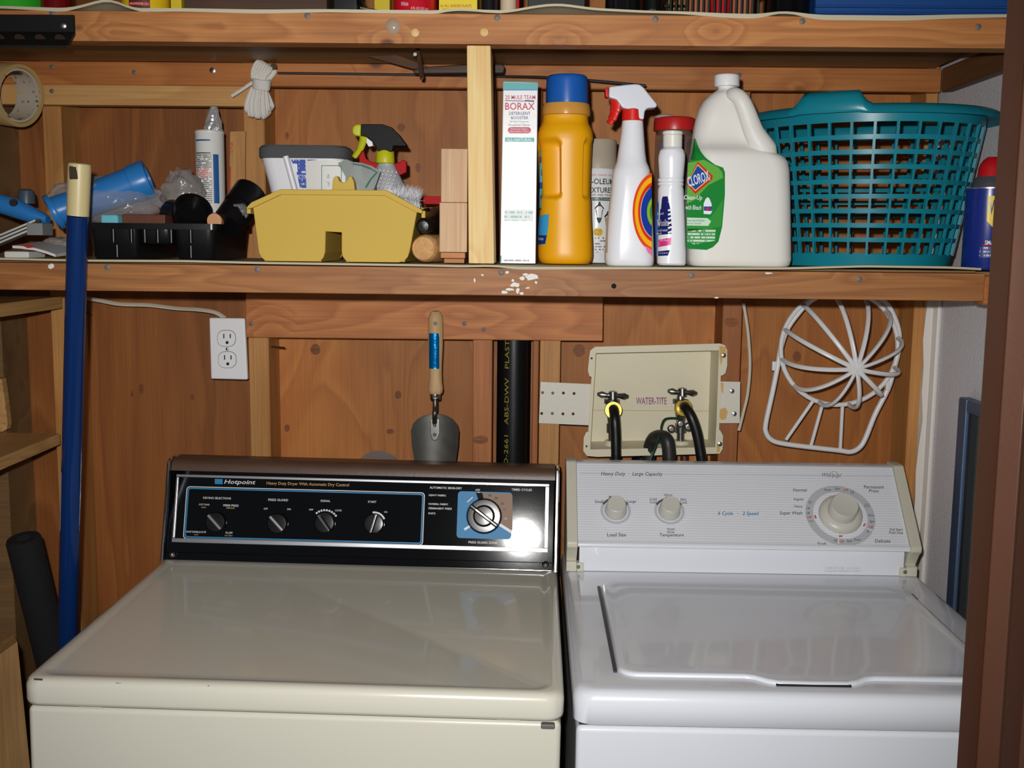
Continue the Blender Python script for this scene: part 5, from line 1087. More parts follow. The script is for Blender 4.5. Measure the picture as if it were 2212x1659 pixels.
# jar of bungee cords with red lid
jr = thing('cord_jar', 'clear plastic jar of coloured cords with red screw lid behind the small white bottle', 'jar', (px2x(1450, 1.90), 1.90, Z0))
Yj = 1.90; xj = px2x(1450, Yj); rj = 41*sc(Yj); zj = lambda y: zrow(y, Yj, 1450)
B().lathe((xj, Yj, 0), [(Z0, rj*.95), (Z0+.004, rj), (zj(295), rj), (zj(287), rj*.9), (zj(283), rj*.88), (zj(283), rj*.85), (zj(296), rj*.96), (Z0+.006, rj*.97), (Z0+.006, .001)], 36, cap=False).done('jar', mat('jar_plastic', (150, 120, 100), .12, spec=.6, alpha=.28), jr, smooth=True)
secs = []
for y, r_, d_ in ((283.5, 44, 1), (280, 44.5, 1), (262, 44, 1), (257, 42, .3), (255, 38, 0)):
    z = zj(y); secs.append([V((xj+(r_-(.9*d_ if k % 2 else 0))*sc(Yj)*math.cos(k*PI/36), Yj+(r_-(.9*d_ if k % 2 else 0))*sc(Yj)*math.sin(k*PI/36), z)) for k in range(72)])
B().loft(secs).done('lid', mat('lid_red', (196, 36, 34), .35), jr, smooth=True)
CORDS = ((30, 90, 170), (190, 30, 40), (30, 120, 60), (30, 30, 34), (170, 24, 34), (40, 110, 190), (40, 40, 44), (200, 60, 60))
for i, c in enumerate(CORDS):
    x = xj+(-.026+i*.0075); y = Yj-.016+.006*(i % 2)
    B().tube(spline([(x, y, Z0+.012), (x-.002, y-.003, Z0+.06), (x+.002, y-.002, Z0+.12), (x+.003, y, zj(320)), (x+.009, y+.004, zj(306)), (x+.014, y+.01, zj(322)), (x+.012, y+.014, Z0+.08)], 5), .0032, 7).done('cord', mat('cord_%d' % i, c, .5), jr, smooth=True)
wd_ = tag(vlathe('white_pot', 1436, ((256, 24), (252, 22), (248.5, 16), (247, 8)), 1.90, mat('white_dome', (198, 190, 182), .5), None), 'low white dome resting on the red jar lid', 'lid')
# small white wash bottle
wo = thing('wash_bottle', 'small white bottle with navy and pink label and flip cap beside the green-label jug', 'bottle', (px2x(1450, 1.69), 1.69, Z0))
Yo = 1.69
loftpx('bottle', [(573, 1424, 1479, .014, .9), (569, 1420, 1481, .018, .9), (540, 1420, 1481, .019, .9), (500, 1421, 1480, .0185, .9), (450, 1421, 1479, .018, 1), (410, 1421, 1477, .018, 1), (402, 1424, 1475, .0175, 1), (400, 1421, 1477, .018, 1), (396, 1421, 1477, .018, 1), (394, 1424, 1475, .0175, 1), (392, 1421, 1477, .018, 1), (387, 1421, 1477, .018, 1), (385, 1424, 1476, .0175, 1), (380, 1424, 1477, .018, 1), (345, 1422, 1480, .019, 1), (335, 1423, 1480, .019, 1), (325, 1426, 1477, .018, 1), (319, 1433, 1472, .014, 1)], Yo, SW, wo, k=8, bottom=None, ang=30)
CAPW = mat('cap_cream', (226, 224, 214), .35)
vlathe('cap', 1453, ((319, 19), (318, 20.5), (293, 20.5), (292, 19), (291, 21.5), (285, 21.5), (283, 19)), Yo, CAPW, wo, 28)
cxo = px2x(1450, Yo); fWo = surfst(Yo, cxo, 29.8*sc(Yo), .0188, .0008); fWo2 = surfst(Yo, cxo, 29.8*sc(Yo), .0188, .0013)
NV2 = mat('wash_navy', (20, 28, 100), .7, spec=.15); PNK = mat('wash_pink', (216, 44, 130), .4)
labw = patch('label', [(1425, -425), (1442, -424), (1448, -450), (1451, -490), (1450, -505), (1421.5, -508), (1421, -440)], fWo, NV2, wo, 3)
for y in (430, 437): tick(1424, y, 1444, y-1, 3, fWo2, PWHITE, 'label_stripe', wo, False)
for y in (452, 461, 470, 480, 490, 500): tick(1443, y+3, 1451, y, 4, fWo2, PWHITE, 'label_stripe', wo, False)
patch('pink_band', [(1421.5, -518), (1450, -513), (1449, -529), (1421.5, -534)], fWo, PNK, wo, 3)
patch('label_foot', [(1421.5, -543), (1447, -540), (1443, -552), (1421.5, -553)], fWo, NV2, wo, 3)
for s, x, y, w_, h_, sh in (('Liquid', 1427, 462, 14, 7, .3), ('Woolite', 1432.5, 481, 25, 15, .05), ('cold water', 1432, 497, 22, 6, .3), ('wash', 1424, 504, 10, 5, .3), ('100% Wool', 1434, 519, 18, 4, 0), ('8 FL OZ (236 mL)', 1433, 547, 20, 4, 0)):
    text('lettering', s, fWo2, (x, -y), w_, PWHITE, labw, height=h_, shear=sh, rot=.05)
# big white bleach jug
cj = thing('bleach_jug', 'large white bleach cleaner jug with looped handle and green label', 'jug', (px2x(1590, 1.735), 1.735, Z0))
Yk = 1.735; JW = mat('jug_white', (226, 224, 218), .45, spec=.4)
rows = [(575, 1490, 1690, .046, .45), (571, 1484, 1697, .050, .5), (560, 1481, 1700, .052, .5), (480, 1481, 1699, .052, .5), (420, 1484, 1698, .052, .5), (370, 1489, 1697, .052, .55), (352, 1491, 1695, .051, .6), (342, 1492, 1688, .051, .6), (333, 1493, 1672, .049, .6), (326, 1494, 1660, .044, .65), (318, 1494, 1650, .036, .7), (308, 1495, 1638, .031, .8), (295, 1496, 1628, .029, .85), (280, 1498, 1620, .028, .9), (260, 1502, 1612, .028, .95), (240, 1508, 1605, .028, 1), (222, 1517, 1598, .026, 1), (208, 1530, 1592, .024, 1), (200, 1541, 1595, .021, 1), (195, 1550, 1590, .0145, 1), (188, 1551, 1589, .0140, 1)]
loftpx('jug_body', rows, Yk, JW, cj, k=8, ang=60)
hp = spline([W(1574, 202, Yk-.014), W(1586, 203, Yk-.028), W(1600, 214, Yk-.034), W(1611, 236, Yk-.034), W(1620, 262, Yk-.034), W(1631, 290, Yk-.035), W(1648, 318, Yk-.034), W(1664, 345, Yk-.028)], 6)
n_ = len(hp); B().tube(hp, [lerp_list([(0, .007), (.1, .0105), (.3, .0125), (.7, .0155), (.9, .019), (1, .012)], i/(n_-1)) for i in range(n_)], 16, flat=.8).done('handle', JW, cj, smooth=True)
vlathe('cap', 1570, ((189, 23), (187, 27), (166, 27.5), (163, 26), (162, 24)), Yk, mat('jug_cap', (234, 234, 236), .35), cj, 36)
p = W(1597, 164, 2.04)
fC = pxfn(Yk-.0528); GL = mat('jug_green', (26, 132, 52), .7, spec=.15); GL2 = mat('jug_green_light', (100, 172, 66), .7, spec=.15)
labj = patch('label', [(1492, -345), (1530, -345), (1545, -356), (1562, -362), (1566, -372), (1566, -420), (1560, -490), (1552, -522), (1540, -534), (1526, -540), (1490, -537), (1483, -534), (1483, -420)], fC, GL, cj)
hdj = [(300, .031), (308, .031), (318, .036), (326, .044), (333, .049), (342, .051), (345, .0522)]
B().loft([[W(xa_+(xb_-xa_)*i/6, y_, Yk-lerp_list(hdj, y_)-.0012+.0135*max(0, 1-i/2.2)**2*(1 if y_ < 344 else .0)) for i in range(7)] for y_, xa_, xb_ in ((299, 1499, 1502), (308, 1498, 1505), (318, 1497, 1509), (326, 1496, 1513), (333, 1494.5, 1518), (340, 1493, 1524), (345.5, 1492, 1530))], False, False, closed=False).done('label_tip', GL, cj, smooth=True)
fC2 = pxfn(Yk-.0534); fC3 = pxfn(Yk-.0538); fC4 = pxfn(Yk-.0542); fC5 = pxfn(Yk-.0546)
patch('light_sweep', [(1486, -352), (1520, -345), (1552, -362), (1560, -372), (1562, -384), (1530, -400), (1500, -432), (1484, -440)], fC2, GL2, cj)
patch('light_sweep', [(1484, -480), (1535, -470), (1556, -440), (1562, -430), (1558, -490), (1484, -500)], fC2, mat('jug_green_mid', (50, 148, 58), .7, spec=.15), cj)
patch('logo_border', [(1484, -396), (1507, -349), (1540, -380), (1538, -388), (1502, -419), (1485, -400)], fC3, mat('logo_red', (204, 40, 24), .7, spec=.15), cj)
patch('logo_line', [(1486, -394), (1507, -354), (1535, -381), (1534, -386), (1502, -413), (1487, -397)], fC4, mat('logo_orange', (236, 170, 60), .4), cj)
patch('logo_field', [(1487.5, -392), (1507, -357.5), (1533, -381), (1532, -385), (1502, -410), (1488, -396)], fC5, mat('logo_blue', (26, 74, 158), .7, spec=.15), cj)
fC6 = pxfn(Yk-.0551)
text('lettering', 'CLOROX', fC6, (1509, -386), 50, PWHITE, labj, height=22, bold=.02, rot=.32, shear=.25)
text('lettering', 'Clean-Up', fC6, (1497, -428), 40, PWHITE, labj, height=13, bold=.015, rot=-.02, shear=.2)
text('lettering', 'with\u0020Bleach', fC6, (1498, -448), 34, PWHITE, labj, height=10, bold=.012, rot=-.02, shear=.2)
patch('white_band', [(1484, -470), (1528, -471), (1536, -478), (1530, -488), (1484, -487)], fC3, mat('jug_band', (190, 222, 190), .4), cj)
text('lettering', 'Cleans Stains & Disinfects', fC6, (1503, -476), 38, LNV, labj, height=5)
text('lettering', 'Kills Germs / Household', fC6, (1499, -482.5), 30, LNV, labj, height=4)
patch('fine_print', [(1485, -494), (1546, -495), (1544, -520), (1500, -528), (1485, -522)], fC2, fineprint('jug_print', (200, 225, 200), (30, 140, 60), 6, period=.03, dens=.55), cj)
patch('bottle_picture', [(1520, -440), (1524, -430), (1528, -426), (1532, -428), (1537, -440), (1538, -458), (1534, -463), (1520, -462)], fC3, mat('picture_white', (226, 232, 240), .4), cj)
patch('bottle_picture', [(1520.5, -446), (1537.5, -446), (1537.5, -456), (1520.5, -455)], fC4, MATS['logo_blue'], cj)
patch('bottle_picture', [(1523, -451), (1529, -447.5), (1535, -451), (1529, -454.5)], fC5, MATS['logo_red'], cj)
# teal laundry basket
TEALB = mat('teal_plastic', (20, 128, 146), .33, spec=.5)
bk_ = thing('laundry_basket', 'teal plastic oval laundry basket with open lattice sides and moulded handles', 'basket', (.545, 1.862, Z0))
BC_ = V((.545, 1.862, 0)); ROT = math.radians(-33); zrim = 1.685; H_ = zrim-Z0
def bpt(th, t_, off=0):        # t 0 base .. 1 rim
    a = .143+(.188-.143)*t_**.9+off; b_ = .128+(.166-.128)*t_**.9+off
    x, y = a*math.cos(th), b_*math.sin(th)
    return V((BC_.x+x*math.cos(ROT)-y*math.sin(ROT), BC_.y+x*math.sin(ROT)+y*math.cos(ROT), Z0+H_*t_))
NB = 120
def band(name, t0, t1, th_, out=0):
    B().loft([[bpt(2*PI*i/NB, t, o) for i in range(NB)] for t, o in ((t0, out), (t1, out), (t1, out-th_), (t0, out-th_), (t0, out))], False, False).done(name, TEALB, bk_, smooth=True, weld=True)
B().loft([[bpt(2*PI*i/NB, t, o) for i in range(NB)] for t, o in ((.0, -.003), (.004, -.0005), (.085, 0), (.085, -.003), (.02, -.003))], True, True).done('base', TEALB, bk_, smooth=True)
band('upper_band', .905, .975, .0025)
nh = 9
for k in range(1, nh): t = .085+(.905-.085)*k/nh; band('lattice_hoop', t-.0145, t+.0145, .0026)
NBAR = 34; lat = []
for k in range(NBAR):
    th = 2*PI*(k+.35)/NBAR; d_ = .0019/.17
    b = B(); b.hexa([bpt(th-d_, .078, .0012), bpt(th+d_, .078, .0012), bpt(th+d_, .912, .0012), bpt(th-d_, .912, .0012)], [bpt(th-d_, .078, -.004), bpt(th+d_, .078, -.004), bpt(th+d_, .912, -.004), bpt(th-d_, .912, -.004)])
    b.done('lattice_bar', TEALB, bk_)
secs = []
for i in range(NB+1):
    th = 2*PI*i/NB; hd_ = 0
    dd = abs(((th-(-PI/2)+PI) % (2*PI))-PI); de = abs(((th-(PI/2)+PI) % (2*PI))-PI); dm = min(dd, de)
    lift = .020*max(0, min(1, (.27-dm)/.03)); lift = lift if lift > 0 else 0
    ring = []
    for o, t, l in ((-.003, .965, 0), (-.0028, .995, 1), (.002, 1.012, 1), (.012, 1.008, 1), (.024, .985, .8), (.029, .955, .2), (.027, .945, .1), (.021, .972, .7), (.010, .992, .9), (.0, .985, .5)):
        p = bpt(th, t, o); p.z += lift*l; ring.append(p)
    secs.append(ring)
B().loft(secs, False, False).done('rim', TEALB, bk_, smooth=True, weld=True, ang=60)
# lubricant can
wd = thing('lubricant_can', 'blue lubricant spray can with yellow shield and red cap next to the laundry basket', 'spray can', (px2x(2131, 1.68), 1.68, Z0))
Yw = 1.68; xw = px2x(2132, Yw); rw = 49*sc(Yw)*.99; zw = lambda y: zrow(y, Yw, 2120)
WB = mat('can_blue', (24, 44, 128), .28, spec=.6); 
B().lathe((xw, Yw, 0), [(Z0, rw*.96), (Z0+.003, rw), (zw(412), rw), (zw(409), rw*1.0)], 40).done('can', WB, wd, smooth=True)
B().lathe((xw, Yw, 0), [(zw(409), rw*1.02), (zw(406.5), rw*1.02), (zw(406), rw*.97)], 40).done('seam_ring', SATN, wd, smooth=True)
B().lathe((xw, Yw, 0), [(zw(406), rw*.8), (zw(398), rw*.76), (zw(388), rw*.68), (zw(382), rw*.6)], 36).done('dome', mat('dome_grey', (90, 90, 96), .4, .4), wd, smooth=True)
B().lathe((xw, Yw, 0), [(zw(382.5), rw*.56), (zw(365), rw*.54), (zw(355), rw*.48), (zw(346), rw*.36), (zw(339), rw*.2)], 32).done('cap', RED, wd, smooth=True)
fV = wrapfn(xw, Yw, rw); fV2 = wrapfn(xw, Yw, rw, .0008); k_ = sc(Yw)
shl = patch('yellow_shield', [(-22*k_, zw(425)), (34*k_, zw(425)), (34*k_, zw(478)), (6*k_, zw(508)), (-22*k_, zw(478))], fV, mat('shield_yellow', (236, 204, 20), .4), wd, .004)
text('lettering', 'WD-40', fV2, (6*k_, zw(449)), 50*k_, WB, shl, height=31*k_, bold=.02)
text('lettering', 'SMART STRAW', fV2, (8*k_, zw(524)), 62*k_, PWHITE, wd, height=9*k_, bold=.015)
patch('red_line', [(-27*k_, zw(531)), (30*k_, zw(531)), (30*k_, zw(528)), (-27*k_, zw(528))], fV, RED, wd, .004)
patch('fine_print', [(-32*k_, zw(556)), (30*k_, zw(556)), (30*k_, zw(533)), (-32*k_, zw(533))], fV, fineprint('wd_print', (190, 195, 215), (24, 44, 128), 4, period=.022, dens=.5), wd, .004)
# ================================================================== hanging things, left side
# tape roll on a peg in the left wall
tp_ = thing('tape_roll', 'large roll of tan masking tape with printed core hanging at the left wall', 'tape roll', W(30, 205, 1.96))
Yt2 = 1.985; ctr = W(38, 206, Yt2); ax = V((.93, -.35, -.12)).normalized(); q = ax.to_track_quat('Z', 'Y').to_matrix()
R1 = .055; R0 = .047
B().lathe(ctr, [(-.045, R0), (-.045, R1), (.006, R1), (.0075, R1-.001), (.0075, R0+.0005), (.004, R0)], 48, q, cap=False).done('tape', mat('tape_tan', (190, 160, 104), .5, bump=.2, bscale=300), tp_, smooth=True)
B().lathe(ctr, [(-.045, R0-.004), (-.045, R0-.0005), (.004, R0-.0005), (.004, R0-.004), (-.045, R0-.004)], 48, q, cap=False).done('core', fineprint('core_print', (96, 90, 84), (196, 186, 168), 6, period=.05, dens=.42, wordscale=120), tp_, smooth=True)
B().tube([ctr+ax*.012+V((0, 0, R0-.0075)), V((XL+.001, ctr.y+.03, ctr.z+R0-.0045))], .003, 8).done('peg', STEEL, tp_)
# black angle bracket on the upper beam
br = thing('angle_bracket', 'black steel angle bracket with round holes bolted to the upper shelf beam', 'bracket', W(80, 60, 1.635))
BKM = mat('bracket_black', (16, 16, 17), .45)
p1, p2, p3 = [W(160, y, YB-.004) for y in (32, 70, 103)]
xl_ = -.95; xr2 = p1.x
sec = lambda x: [V((x, YB-.0005, p1.z)), V((x, YB-.004, p1.z)), V((x, YB-.004, p2.z)), V((x, YB-.030, p3.z-.001)), V((x, YB-.029, p3.z-.0045)), V((x, YB-.0005, p2.z-.004))]
B().loft([sec(xl_), sec(xr2)]).done('angle', BKM, br, bevel=.0008, seg=1)
B().lathe(W(136, 55, YB-.004), [(-.0005, .006), (.0015, .0055), (.003, .003)], 14, Matrix.Rotation(PI/2, 3, 'X')).done('bolt', STEEL, br, smooth=True)
nv = V((0, -(p2.z-p3.z), -.026)).normalized()
for x in (44, 88, 131, 0):
    c = W(x, 90, YB-.0175); qq = nv.to_track_quat('Z', 'Y').to_matrix()
    c.y = YB-.0185; c.z = (p2.z+p3.z)/2-.0005
    B().lathe(c+nv*.0003, [(0, .0075), (.0006, .0072)], 16, qq).done('hole', mat('hole_rust', (58, 36, 24), .8), br)
# rope hank
rp2 = thing('rope_hank', 'hank of white braided cord hanging on a nail in the upper ledger', 'rope', W(560, 255, 2.03))
RPM = mat('cord_white', (226, 222, 214), .7, bump=.6, bscale=500)
Yh = 2.032
def rp(pts, r=.0032): B().tube(spline([W(x, y, Yh+d_) for x, y, d_ in pts], 5), r, 7).done('cord_loop', RPM, rp2, smooth=True)
for i in range(11):
    t_ = i/10; x = 531+t_*48; dz = -.012+.011*abs(t_-.5)*2+.003*(i % 2); yb = 236+17*math.sin(PI*(.12+.8*t_))+random.uniform(-3, 3)
    rp([(548+t_*22, 185, dz), (538+t_*38, 205, dz-.004), (x, 228, dz-.003), (x+3, yb, dz+.002), (x+8, yb-4, dz+.010), (x+9, 225, dz+.012), (550+t_*22, 188, dz+.010)])
for i in range(7):
    t_ = i/6; x = 548+t_*36
    rp([(552+t_*18, 180, -.006), (545+t_*28, 165, -.008), (547+t_*36, 148+6*t_, -.008), (556+t_*30, 133+t_*14, -.004), (568+t_*24, 137+t_*14, .004), (575+t_*18, 158, .005), (562+t_*12, 182, .004)])
for i in range(5):
    y = 172+i*4; rp([(546+i*.5, y-1, 0), (550, y+1, -.014), (562, y+4, -.017), (578, y+5, -.013), (584-i, y+3, 0)])
rp([(545, 178, -.008), (525, 192, -.012), (500, 208, -.016)])
B().lathe(W(595, 146, 2.04), [(-.004, .003), (.012, .003), (.012, .006), (.0135, .006)], 10, Matrix.Rotation(PI/2, 3, 'X')).done('hook_nail', RUST, rp2)
# long steel rod tucked along the ledger, rusty strap and blade
tag(B().tube(spline([W(600, 158, 2.04), W(800, 160, 2.035), W(1000, 163, 2.03), W(1090, 165, 2.02), W(1180, 167, 1.99), W(1280, 174, 1.97), (W(1395, 185, 1.95))], 6), .0022, 8).done('steel_rod', mat('dark_rod', (105, 105, 112), .4, .9), None, smooth=True),
    'long thin steel rod tucked along the back ledger above the bottles', 'rod')
st = thing('hanging_strap', 'narrow rusty steel strap hanging from the upper shelf holding an old blade', 'strap', W(905, 172, 1.86))
B().prism([W(895, 90, 1.80), W(904, 90, 1.80), W(916, 166, 1.86), W(913, 173, 1.86), (W(907, 171, 1.86))], (0, .003, 0)).done('strap', RUST, st)
B().lathe(W(897, 118, 1.82), [(0, .004), (.003, .003)], 10, Matrix.Rotation(PI/2, 3, 'X')).done('screw_head', STEEL, st)
bd2 = thing('old_saw_blade', 'rusty brown knife blade with dark wooden handle lodged under the upper shelf', 'blade', W(950, 160, 1.93))
B().prism([W(*p, 1.93) for p in ((796, 122), (855, 119), (935, 147), (892, 149))], (0, .004, .0)).done('blade', RUST, bd2)
B().prism([W(*p, 1.925) for p in ((892, 150), (930, 143), (1010, 138), (1085, 137), (1091, 144), (1088, 158), (1000, 158), (893, 159))], (0, .018, 0)).done('handle', wood('old_dark_handle', (74, 54, 42), (48, 34, 26), 'x', 3, knots=0), bd2, bevel=.003)
# left-hand corner shelves
LSH = wood('pine_edge', (206, 168, 112), (178, 130, 74), 'y', 2.2, knots=0, ring=18, seed=6)
def cshelf(label, pr_, zt_top, zt_bot, Yr, Yf):
    xr_ = W(*pr_, Yr).x; z1 = W(pr_[0], zt_top, Yr).z; z0 = W(pr_[0], zt_bot, Yr).z
    return tag(B().box(XL+.001, xr_, Yf, Yr, z0, z1).done('corner_shelf', LSH, None, bevel=.001), label, 'shelf')
cshelf('narrow pine corner shelf on the left wall just below the long lower shelf', (134, 645), 640, 666, 2.04, 1.35)
cs2 = cshelf('narrow pine corner shelf on the left wall lower down, level with the valve box bottom', (130, 950), 936, 960, 2.0, 1.35)
tag(B().prism([W(x, y, 2.035) for x, y in ((-60, 815), (3, 818), (8, 850), (16, 915), (14, 928), (4, 934), (-60, 934))], (0, .02, 0)).done('shelf_bracket', LSH, None, bevel=.002), 'rounded pine bracket on the left wall above the lower corner shelf', 'bracket')
# blue pole with cream tip
po = thing('broom_pole', 'tall blue metal broom pole with cream hanging cap leaning beside the dryer', 'pole', (-.73, 1.86, .0))
ptop = W(172, 352, 1.593); pjoin = W(168, 466, 1.597); pmid = W(146, 1350, 1.70)
dirp = (pmid-pjoin).normalized(); pbot = pjoin+dirp*((.012-pjoin.z)/dirp.z)
po.location = (pbot.x, pbot.y, 0); rpo = .0148
cyl(pbot, pjoin, ((0, .0005), (0, rpo), (1, rpo), (1, .0005)), mat('blue_pole', (14, 52, 112), .2, .3, spec=.6), 'shaft', po, 28)
CRE = mat('cream_cap', (206, 190, 140), .4)
cyl(pjoin, ptop, ((0, .0155), (.25, .0158), (.9, .0162), (.98, .0155), (1, .013)), CRE, 'hanging_cap', po, 28)
c = W(168, 373, 1.594)
B().box(c.x-.0062, c.x+.0062, c.y-.0168, c.y+.004, c.z-.0105, c.z+.0085).done('hanging_hole', mat('hole_dim', (60, 48, 34), .9), po, bevel=.002)
fpl = lambda u, v: pjoin.lerp(pbot, v)+V(((rpo+.0004)*math.sin(u), -(rpo+.0004)*math.cos(u), 0))
vA = (pjoin.z-W(150, 1003, 1.71).z)/(pjoin.z-pbot.z); vB = (pjoin.z-W(150, 1123, 1.73).z)/(pjoin.z-pbot.z)
patch('sticker', [(-1.45, vA), (-.75, vA), (-.75, vB), (-1.45, vB)], fpl, mat('sticker_pale', (170, 185, 205), .5), po, .15)
# black foam tube
fb_ = thing('foam_tube', 'black pipe insulation foam tube leaning in the corner left of the blue pole', 'foam tube', (-.78, 1.88, 0))
q0 = W(50, 1162, 1.82); q1 = W(113, 1420, 1.865); dd_ = (q1-q0).normalized(); qb = q0+dd_*((.02-q0.z)/dd_.z); fb_.location = (qb.x, qb.y, 0)
FOM = mat('foam_black', (22, 22, 23), .9, bump=1, bscale=260)
cyl(q0, qb, ((0, .012), (0, .0268), (.005, .0288), (.99, .0288), (1, .0265), (1, .012)), FOM, 'tube', fb_, 28)
cyl(q0-dd_*.0006, q0+dd_*.01, ((0, .0005), (0, .0115), (1, .0115)), mat('foam_hole', (28, 42, 38), 1), 'bore', fb_, 18)
# leaning plywood offcut
PNL = wood('panel_wood', (150, 118, 78), (120, 88, 54), 'z', 1.2, knots=.1, ring=6, seed=11)
pa = W(38, 1386, 1.55); 
Bp = [V((pa.x, 1.55, pa.z)), V((pa.x+.04, 1.56, 0.002)), V((pa.x-.18, 1.40, .002)), V((pa.x-.14, 1.40, pa.z-.10))]
tag(B().hexa(Bp, [p+V((-.035, .05, 0)) for p in Bp]).done('plywood_offcut', PNL, None, bevel=.001), 'light plywood offcut standing upright left of the dryer', 'plywood')
# ================================================================== things on the upper shelf (only their feet show)
ZU = ZT+.0006
def can(name, px, rpx, Y, h, m_, label, cat='can', lidm=None, prof=None):
    x = px2x(px, Y, 10); r_ = rpx*sc(Y)*1.02
    T = thing(name, label, cat, (x, Y, ZU))
    B().lathe((x, Y, 0), prof or [(ZU, r_*.98), (ZU+.0015, r_), (ZU+.004, r_*.985), (ZU+h, r_*.985)], 32).done('body', m_, T, smooth=True)
    B().lathe((x, Y, 0), [(ZU+h+.0003, r_), (ZU+h+.006, r_), (ZU+h+.008, r_*.8)], 32).done('lid', lidm or SATN, T, smooth=True)
    return T, wrapfn(x, Y, r_)
can('paint_can', 25, 66, 1.72, .11, mat('can_green', (50, 170, 40), .35), 'bright green can at the left end of the upper shelf')
can('spray_can', 121, 30, 1.70, .18, mat('can_dark_red', (120, 16, 22), .25, .3), 'dark red can standing beside the bright green can on the upper shelf')
T, f = can('stain_can', 315, 49, 1.71, .09, mat('can_yellow', (226, 190, 30), .35), 'yellow stain can with red and brown label on the upper shelf')
patch('label', [(-.014, ZU+.0015), (.018, ZU+.0015), (.018, ZU+.05), (-.014, ZU+.05)], f, mat('label_brown', (70, 44, 30), .5), T, .004)
patch('label_band', [(-.014, ZU+.0095), (.018, ZU+.0095), (.018, ZU+.0145), (-.014, ZU+.0145)], wrapfn(px2x(315, 1.71, 10), 1.71, 49*sc(1.71)*1.02, .0008), mat('label_red', (190, 30, 40), .5), T, .004)
text('lettering', 'PROVINCIAL 211', wrapfn(px2x(315, 1.71, 10), 1.71, 49*sc(1.71)*1.02, .0012), (.002, ZU+.012), .027, PWHITE, T, height=.0026)
def ubox(name, x0, x1, Y, d_, h, m_, label, cat='box'):
    a, b = px2x(x0, Y, 10), px2x(x1, Y, 10)
    return tag(B().box(a, b, Y, Y+d_, ZU, ZU+h).done(name, m_, None, bevel=.0015), label, cat)
ubox('tin_box', 368, 392, 1.69, .06, .08, mat('tin_yellow', (214, 186, 40), .4), 'small yellow tin between the stain can and the brown wooden tray', 'tin')
tg = thing('wooden_tray', 'long dark brown wooden tray on the upper shelf', 'tray', (px2x(550, 1.75, 10), 1.78, ZU))
DBR = wood('dark_brown_wood', (86, 60, 46), (58, 40, 30), 'x', 1.5, knots=.1)
a, b = px2x(398, 1.69, 10), px2x(706, 1.69, 10)
for nm, q in (('side_board', (a, b, 1.69, 1.70, ZU+.0001, ZU+.06)), ('side_board', (a, b, 1.86, 1.87, ZU+.0001, ZU+.06)), ('end_board', (a, a+.01, 1.7005, 1.8595, ZU+.0001, ZU+.06)), ('end_board', (b-.01, b, 1.7005, 1.8595, ZU+.0001, ZU+.06)), ('bottom_board', (a+.0105, b-.0105, 1.7005, 1.8595, ZU+.001, ZU+.008))): B().box(*q).done(nm, DBR, tg, bevel=.001, seg=1)
cl2 = thing('clip_lamp', 'black clamp with trailing cord and thin bright arm on the upper shelf', 'clamp', W(745, 10, 1.70))
zu = lambda y, Y, px=800: max(ZU, W(px, y, Y).z)
B().tube(spline([(px2x(712, 1.69, 10), 1.69, ZU+.006), (px2x(735, 1.69, 10), 1.685, ZU+.004), (px2x(765, 1.69, 10), 1.69, ZU+.005), (px2x(782, 1.69, 10), 1.70, ZU+.012), (px2x(770, 1.69, 10), 1.72, ZU+.03)], 5), .004, 8).done('cord', BLACK, cl2, smooth=True)
B().box(px2x(715, 1.70, 10), px2x(770, 1.70, 10), 1.71, 1.75, ZU, ZU+.05).done('clamp_body', BLACK, cl2, bevel=.004)
B().tube([(px2x(778, 1.69, 10), 1.69, ZU+.012), (px2x(845, 1.69, 10), 1.69, ZU+.004)], .0018, 6).done('arm', SHINY, cl2)
ubox('yellow_tin', 808, 842, 1.74, .05, .07, mat('tin_yellow2', (206, 180, 24), .4), 'plain yellow tin behind the black clamp', 'tin')
T, f = can('paint_can', 896, 46, 1.70, .075, mat('can_red', (196, 22, 40), .3), 'small red paint can lettered White on the upper shelf')
xr4 = px2x(896, 1.70, 10); fr4 = wrapfn(xr4, 1.70, 46*sc(1.70)*1.02, .0005)
text('lettering', 'White', fr4, (-.012, ZU+.0135), .012, PWHITE, T, height=.006); text('lettering', '8 FL OZ (237 mL)', fr4, (.0115, ZU+.0065), .0265, PWHITE, T, height=.0048)
gb = thing('plant_food_box', 'yellow plant food box with red print beside the small red paint can', 'box', (px2x(990, 1.69, 10), 1.71, ZU))
a, b = px2x(948, 1.69, 10), px2x(1031, 1.69, 10)
B().box(a, b, 1.69, 1.73, ZU, ZU+.11).done('carton', mat('plant_yellow', (230, 208, 30), .45), gb, bevel=.001)
fbx = lambda u, v: V((u, 1.6895, v)); PR_ = mat('plant_red', (180, 40, 30), .5)
text('lettering', 'for ALL GARDEN PLANTS', fbx, ((a+b)/2-.003, ZU+.0155), .046, PR_, gb, height=.0042, bold=.01); text('lettering', 'All Flowers  +  All Vegetables', fbx, ((a+b)/2-.003, ZU+.0105), .042, mat('plant_green', (60, 120, 50), .5), gb, height=.0026)
text('lettering', 'for ALL HOUSEPLANTS', fbx, ((a+b)/2-.003, ZU+.0055), .044, PR_, gb, height=.0042, bold=.01)
can('black_jar', 1056, 20, 1.69, .07, mat('jar_black', (20, 20, 22), .25), 'small black jar between the plant food box and the beige bottle', 'jar', BLACK)
can('beige_bottle', 1098, 17, 1.69, .10, mat('bottle_beige', (206, 186, 158), .4), 'slim beige bottle standing over the borax box on the upper shelf', 'bottle', WHITEPL)
ubox('red_packet', 1114, 1122, 1.70, .03, .05, RED, 'thin red packet squeezed beside the beige bottle', 'packet')
ubox('dark_case', 1140, 1264, 1.72, .10, .05, mat('case_black', (24, 22, 22), .4), 'low black case behind the humped liner edge on the upper shelf', 'case')
